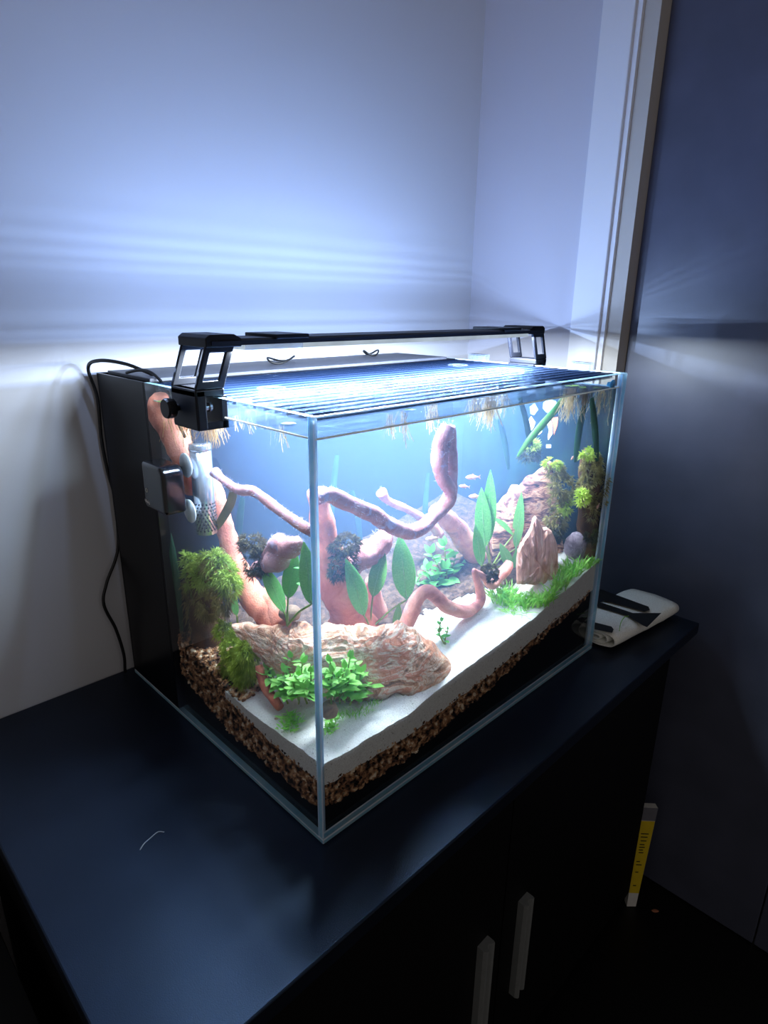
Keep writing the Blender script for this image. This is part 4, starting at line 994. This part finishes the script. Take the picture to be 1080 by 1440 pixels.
# ------------------------------------------------------------------ floating plants with hanging roots
L_FLOAT = leaf_mesh('leaf', leafy('floating_leaf', '6c9440', 'a8c25c'), .8, fold=.03, curl=.03, nu=6, peak=.5)
def floater(label, spots, n, ln, mat, y, leaves=2, side=.35):
    """spots: px of the roots at the surface; ln in metres"""
    c = V(spots[0][0], spots[0][1], y)
    c.z = ZW
    t = thing('floating_plant', c, label, 'plant'); v = []; f = []
    for px, sc in [(s[0], s[2]) for s in spots]:
        b0 = V(px, spots[0][1], y); b0.z = ZW-.0015
        for _ in range(int(n*sc)):
            p = b0+Vector((random.gauss(0, .004), random.gauss(0, .004), 0)); L = ln*sc*random.uniform(.5, 1.1)
            d = Vector((random.gauss(0, .22), random.gauss(0, .22), -1)).normalized(); q = p.copy(); st = 6; s = Vector((random.uniform(-1, 1), random.uniform(-1, 1), 0)).normalized()*.0004
            for i in range(st):
                d = (d+Vector(rng.normal(size=3))*.12+Vector((0, 0, -.1))).normalized(); e = q+d*L/st
                k = len(v); v += [q-s, q+s, e+s*.8, e-s*.8]; f.append((k, k+1, k+2, k+3))
                for _h in range(3):
                    hd = (Vector(rng.normal(size=3))+d*.9).normalized()*L*side*random.uniform(.15, .5); k = len(v)
                    v += [q-s*.4, q+s*.4, q+hd]; f.append((k, k+1, k+2))
                q = e
    o = put('roots', mesh('roots', v, f, mat), t); o['kind'] = 'stuff'
    for i in range(leaves):
        a = random.uniform(0, 6.28); d = Vector((math.cos(a), math.sin(a), .05)); b = c+Vector((0, 0, .0012))
        lf = put('leaf', L_FLOAT, t); lf.matrix_basis = frame(b, b+d*random.uniform(.012, .018), ZU, 1, 0)
    return t
floater('floating plant with a thick bronze root beard beside the steel tube', [(292, 600, 1.0), (282, 598, .8), (300, 602, .8)], 60, .046, M_ROOTB, -.030, 2)
floater('floating plant with thin tan roots beside the filter chamber', [(240, 575, 1.0), (255, 580, 1.0), (232, 570, .7)], 22, .05, M_ROOTB, -.016, 2)
floater('floating plant with short faint roots left of the corner edge', [(395, 615, 1.0), (335, 600, .7), (350, 602, .6)], 12, .028, M_ROOT, -.030, 2)
floater('floating plant with wispy roots right of the corner edge', [(566, 602, 1.0), (546, 606, .9)], 16, .038, M_ROOT, .07, 1)
floater('floating plant with thin roots just left of the upright branch', [(607, 595, 1.0)], 30, .042, M_ROOT, .11, 1)
floater('floating plant with long tan roots right of the upright branch', [(690, 580, 1.0), (684, 582, .8), (668, 584, .7)], 46, .050, M_ROOT, .09, 2)
floater('floating plant with pale branching roots between the tan roots and the decal', [(706, 578, 1.0)], 26, .036, M_ROOT, .09, 1, .6)
floater('floating plant with a long pale root beard near the far end', [(806, 560, 1.0), (800, 561, .9)], 44, .055, M_ROOT, .055, 2)
floater('floating plant with short dark brown roots near the far end', [(822, 556, 1.0), (826, 556, .8)], 40, .030, leafy('dark_roots', '4a3a1c', '8a6c34', 80), .036, 2)
floater('floating plant with pale hazy roots next to the far pane', [(846, 552, 1.0)], 22, .05, M_ROOT, .018, 1)

# ------------------------------------------------------------------ fish
def fish(label, px, py, y, L, ang):
    c = V(px, py, y); t = thing('fish', c, label, 'fish')
    ax = (RX*math.cos(ang)+ZU*math.sin(ang)).normalized(); up = (ZU*math.cos(ang)-RX*math.sin(ang)).normalized(); sd = ax.cross(up)
    prof = [(-.5, .02, .015), (-.44, .08, .05), (-.3, .15, .085), (-.1, .17, .09), (.1, .13, .07), (.28, .07, .04), (.36, .05, .02)]
    v = []; f = []; ns = 12
    for u, h, w_ in prof:
        for k in range(ns): a = 2*math.pi*k/ns; v.append(c+ax*u*L+up*math.sin(a)*h*L+sd*math.cos(a)*w_*L)
    for i in range(len(prof)-1):
        for k in range(ns): f.append((i*ns+k, i*ns+(k+1) % ns, (i+1)*ns+(k+1) % ns, (i+1)*ns+k))
    f += [tuple(range(ns-1, -1, -1)), tuple((len(prof)-1)*ns+k for k in range(ns))]
    put('body', fix_normals(mesh('body', v, f, M_FISH, True)), t)
    def fin(name, pts):
        n = len(pts); vv = [c+ax*a*L+up*b*L+sd*.004*L*s for s in (-1, 1) for a, b in pts]
        put(name, mesh(name, vv, [tuple(range(n)), tuple(range(2*n-1, n-1, -1))]+[(i, (i+1) % n, n+(i+1) % n, n+i) for i in range(n)], M_FIN), t)
    fin('tail_fin', [(.34, .03), (.54, .17), (.48, 0), (.54, -.17), (.34, -.03)])
    fin('dorsal_fin', [(-.12, .16), (.0, .27), (.12, .13)])
    fin('anal_fin', [(.02, -.14), (.16, -.22), (.2, -.09)])
    for s in (-1, 1):
        put('eye', MB().cyl(c-ax*.40*L+up*.03*L+sd*s*.048*L, sd*s, .02*L, .012*L, 10).me('eye', M_BLACK), t)
fish('small peach fish, highest of the little group left of the tall leaves', 665, 671, .13, .022, .05)
fish('tiny pale fish in the middle of the group left of the tall leaves', 653, 684, .13, .016, -.1)
fish('small peach fish, lowest of the group left of the tall leaves', 668, 698, .14, .020, .05)
fish('dim olive fish in the haze above the bushy plant', 608, 757, .17, .022, .15)
fish('tiny orange fish above the mossy stump at the far end', 806, 643, .05, .011, 1.0)
fish('tiny pink fish at the far pane beside the mossy stump', 841, 712, .010, .010, 1.3)

# ------------------------------------------------------------------ decal on the chamber wall
dec = thing('wall_decal', at(775, 600, 'x', W-TH-.002), 'white, orange and blue decal on the inside of the far pane', 'decal')
def patch(name, px, mat):
    n = len(px); v = [at(a, b, 'x', W-TH-.0016) for a, b in px] + [at(a, b, 'x', W-TH-.0004) for a, b in px]
    put(name, fix_normals(mesh(name, v, [tuple(range(n)), tuple(range(2*n-1, n-1, -1))]+[(i, (i+1) % n, n+(i+1) % n, n+i) for i in range(n)], mat)), dec)
patch('white_shape', [(747, 585), (753, 594), (750, 602), (742, 611), (738, 606), (741, 594)], M_DECALW)
patch('white_curve', [(768, 592), (774, 589), (777, 599), (777, 610), (771, 619), (770, 614), (772, 605)], M_DECALW)
patch('orange_shape', [(775, 588), (785, 586), (784, 598), (779, 612), (778, 600)], M_ORANGE)
patch('blue_shape', [(764, 566), (772, 561), (782, 564), (785, 574), (778, 582), (768, 580), (763, 574)], M_DECALB)
patch('blue_patch', [(745, 572), (752, 567), (757, 576), (751, 584), (746, 582)], M_DECALB)
patch('white_patch', [(756, 598), (763, 597), (762, 608), (757, 612)], M_DECALW)
patch('white_tab', [(768, 625), (775, 625), (775, 630), (768, 630)], M_DECALW)
bd = MB().lathe(at(862, 541, 'y', TH+.0008), (0, 1, 0), [(.0075, 0), (.007, .0015), (.004, .003), (.0035, .008)], 20)
tag(put('suction_cup', fix_normals(bd.me('suction_cup', M_BLUEDOT, True))), 'small blue suction cup on the glass near the far top corner', 'suction cup')

# ------------------------------------------------------------------ towel on the worktop
tw = thing('towel', (.71, .004, 0), 'rolled white terry towel with black stripes lying behind the tank', 'towel')
def towel_roll():
    # flat spiral of cloth in the y-z plane, swept along x
    x0_, x1_ = .612, .822; yc, zc = .004, .0185; turns = 3.2; n = 110; v = []; f = []; th = .0042
    C = []
    for i in range(n):
        t = i/(n-1); a = -math.pi/2+2*math.pi*turns*t; r = .016-.0135*t
        C.append((yc+math.cos(a)*(r*1.0)+(.042*(1-t*.75))*math.tanh(math.cos(a)*3), zc+math.sin(a)*r))
    def off(i, s):
        a, b = C[max(i-1, 0)], C[min(i+1, n-1)]; dy, dz = b[0]-a[0], b[1]-a[1]; l = math.hypot(dy, dz) or 1
        return C[i][0]-dz/l*s, C[i][1]+dy/l*s
    nx = 12
    for k in range(nx+1):
        x = x0_+(x1_-x0_)*k/nx; rim = .4 if k in (0, nx) else 1
        for s in (-th/2*rim, th/2*rim):
            for i in range(n):
                yy, zz = off(i, s); wob = .0012*noise.noise(Vector((x*30, yy*30, zz*30)))
                v.append((x+.004*noise.noise(Vector((yy*40, zz*40, k*.01)))*(1 if k in (0, nx) else 0), yy+wob-(x-.7)*.12, max(.0004, zz+wob*.7)))
    m = 2*n
    for k in range(nx):
        for i in range(n-1):
            a = k*m+i; f.append((a, a+1, a+m+1, a+m)); a += n; f.append((a+1, a, a+m, a+m+1))
    for k in (0, nx):
        for i in range(n-1):
            a = k*m+i; f.append((a, a+n, a+n+1, a+1))
    return fix_normals(mesh('cloth', v, f, M_TOWEL, True))
put('cloth', towel_roll(), tw)
def stripe(px, label=None):
    n = len(px); z1 = .0378
    v = [at(a, b, 'z', z1) for a, b in px] + [at(a, b, 'z', z1-.0014) for a, b in px]
    o = put('black_stripe', fix_normals(mesh('black_stripe', v, [tuple(range(n)), tuple(range(2*n-1, n-1, -1))]+[(i, (i+1) % n, n+(i+1) % n, n+i) for i in range(n)], M_BLACK)), tw)
stripe([(838, 828), (846, 829), (912, 853), (914, 858), (906, 860), (838, 841)])
stripe([(838, 850), (842, 846), (890, 862), (930, 862), (910, 882), (905, 880), (882, 866), (838, 852)])
stripe([(836, 875), (860, 881), (863, 885), (861, 890), (836, 885)])
sg = MB(); P, R = spline([(at(871, 887, 'z', .0395), .0005), (at(873, 876, 'z', .040), .0007), (at(878, 868, 'z', .041), .0008), (at(884, 866, 'z', .040), .0004)], 6)
tag(sg.tube(P, R, 6).put('plant_sprig', M_GRASS, None, True), 'loose green plant sprig lying on the towel', 'plant')

# ------------------------------------------------------------------ slim box on the floor, scraps
bx = thing('slim_box', (.79, -.06, ZFLOOR), 'slim white box with yellow label standing on the floor behind the cabinet', 'box')
e0 = at(884, 1287, 'z', ZFLOOR+.001); 
A_ = at(886, 1284, 'x', .785); B_ = at(914, 1136, 'x', .805)
ax_ = (B_-A_).normalized(); sd_ = (RT-ax_*RT.dot(ax_)).normalized(); dp_ = ax_.cross(sd_)*-1
if dp_.dot(FW) < 0: dp_ = -dp_
Lb = (B_-A_).length
def bxp(name, t0_, t1_, w0, w1, d0, d1, mat):
    M = Matrix((sd_, ax_, dp_)).transposed().to_4x4(); M.translation = A_
    v = []
    for t, wq in ((t0_, 1), (t1_, 1)):
        k = .55+.45*t
        v += [M @ Vector((a*k, t*Lb, d)) for a, d in ((w0, d0), (w1, d0), (w1, d1), (w0, d1))]
    me = fix_normals(mesh(name, v, [(0, 1, 2, 3), (4, 5, 6, 7), (0, 1, 5, 4), (1, 2, 6, 5), (2, 3, 7, 6), (3, 0, 4, 7)], mat)); return put(name, me, bx)
bxp('carton', 0, 1, -.017, .017, 0, .014, M_BOXW)
bxp('yellow_label', .20, .88, -.0165, .0165, -.0006, -.0001, M_YELLOW)
bxp('grey_cap', .885, 1.0, -.0168, .0168, -.0007, -.0001, M_BOXG)
for k, (t, w0, w1) in enumerate(((.76, -.010, .008), (.73, -.009, .007), (.695, -.008, .006), (.66, -.009, .003), (.635, -.009, .005), (.61, -.009, .002), (.585, -.008, .004), (.50, -.010, .000), (.47, -.009, .006), (.40, -.008, .001), (.27, -.008, .002))):
    bxp('print_line', t, t+.009, w0, w1, -.0011, -.0007, M_INK)
lt = at(921, 1281, 'z', ZFLOOR+.001)
tag(blob('dry_leaf', lt, (RX, BK, ZU), (.009, .004, .0012), plain('dry_leaf', 'a86a4a', .7), None, None, 4, .3, 60, 2), 'tiny orange scrap lying on the black floor', 'scrap')
P, R = spline([(at(197, 1195, 'z', .0006), .00014), (at(203, 1186, 'z', .0004), .00014), (at(212, 1178, 'z', .0005), .00014), (at(222, 1170, 'z', .0004), .00014), (at(231, 1170, 'z', .0004), .0001)], 6)
tag(MB().tube(P, R, 5).put('lint_thread', plain('grey_lint', '8a8e96', .8)), 'fine pale thread lying on the black worktop', 'thread')
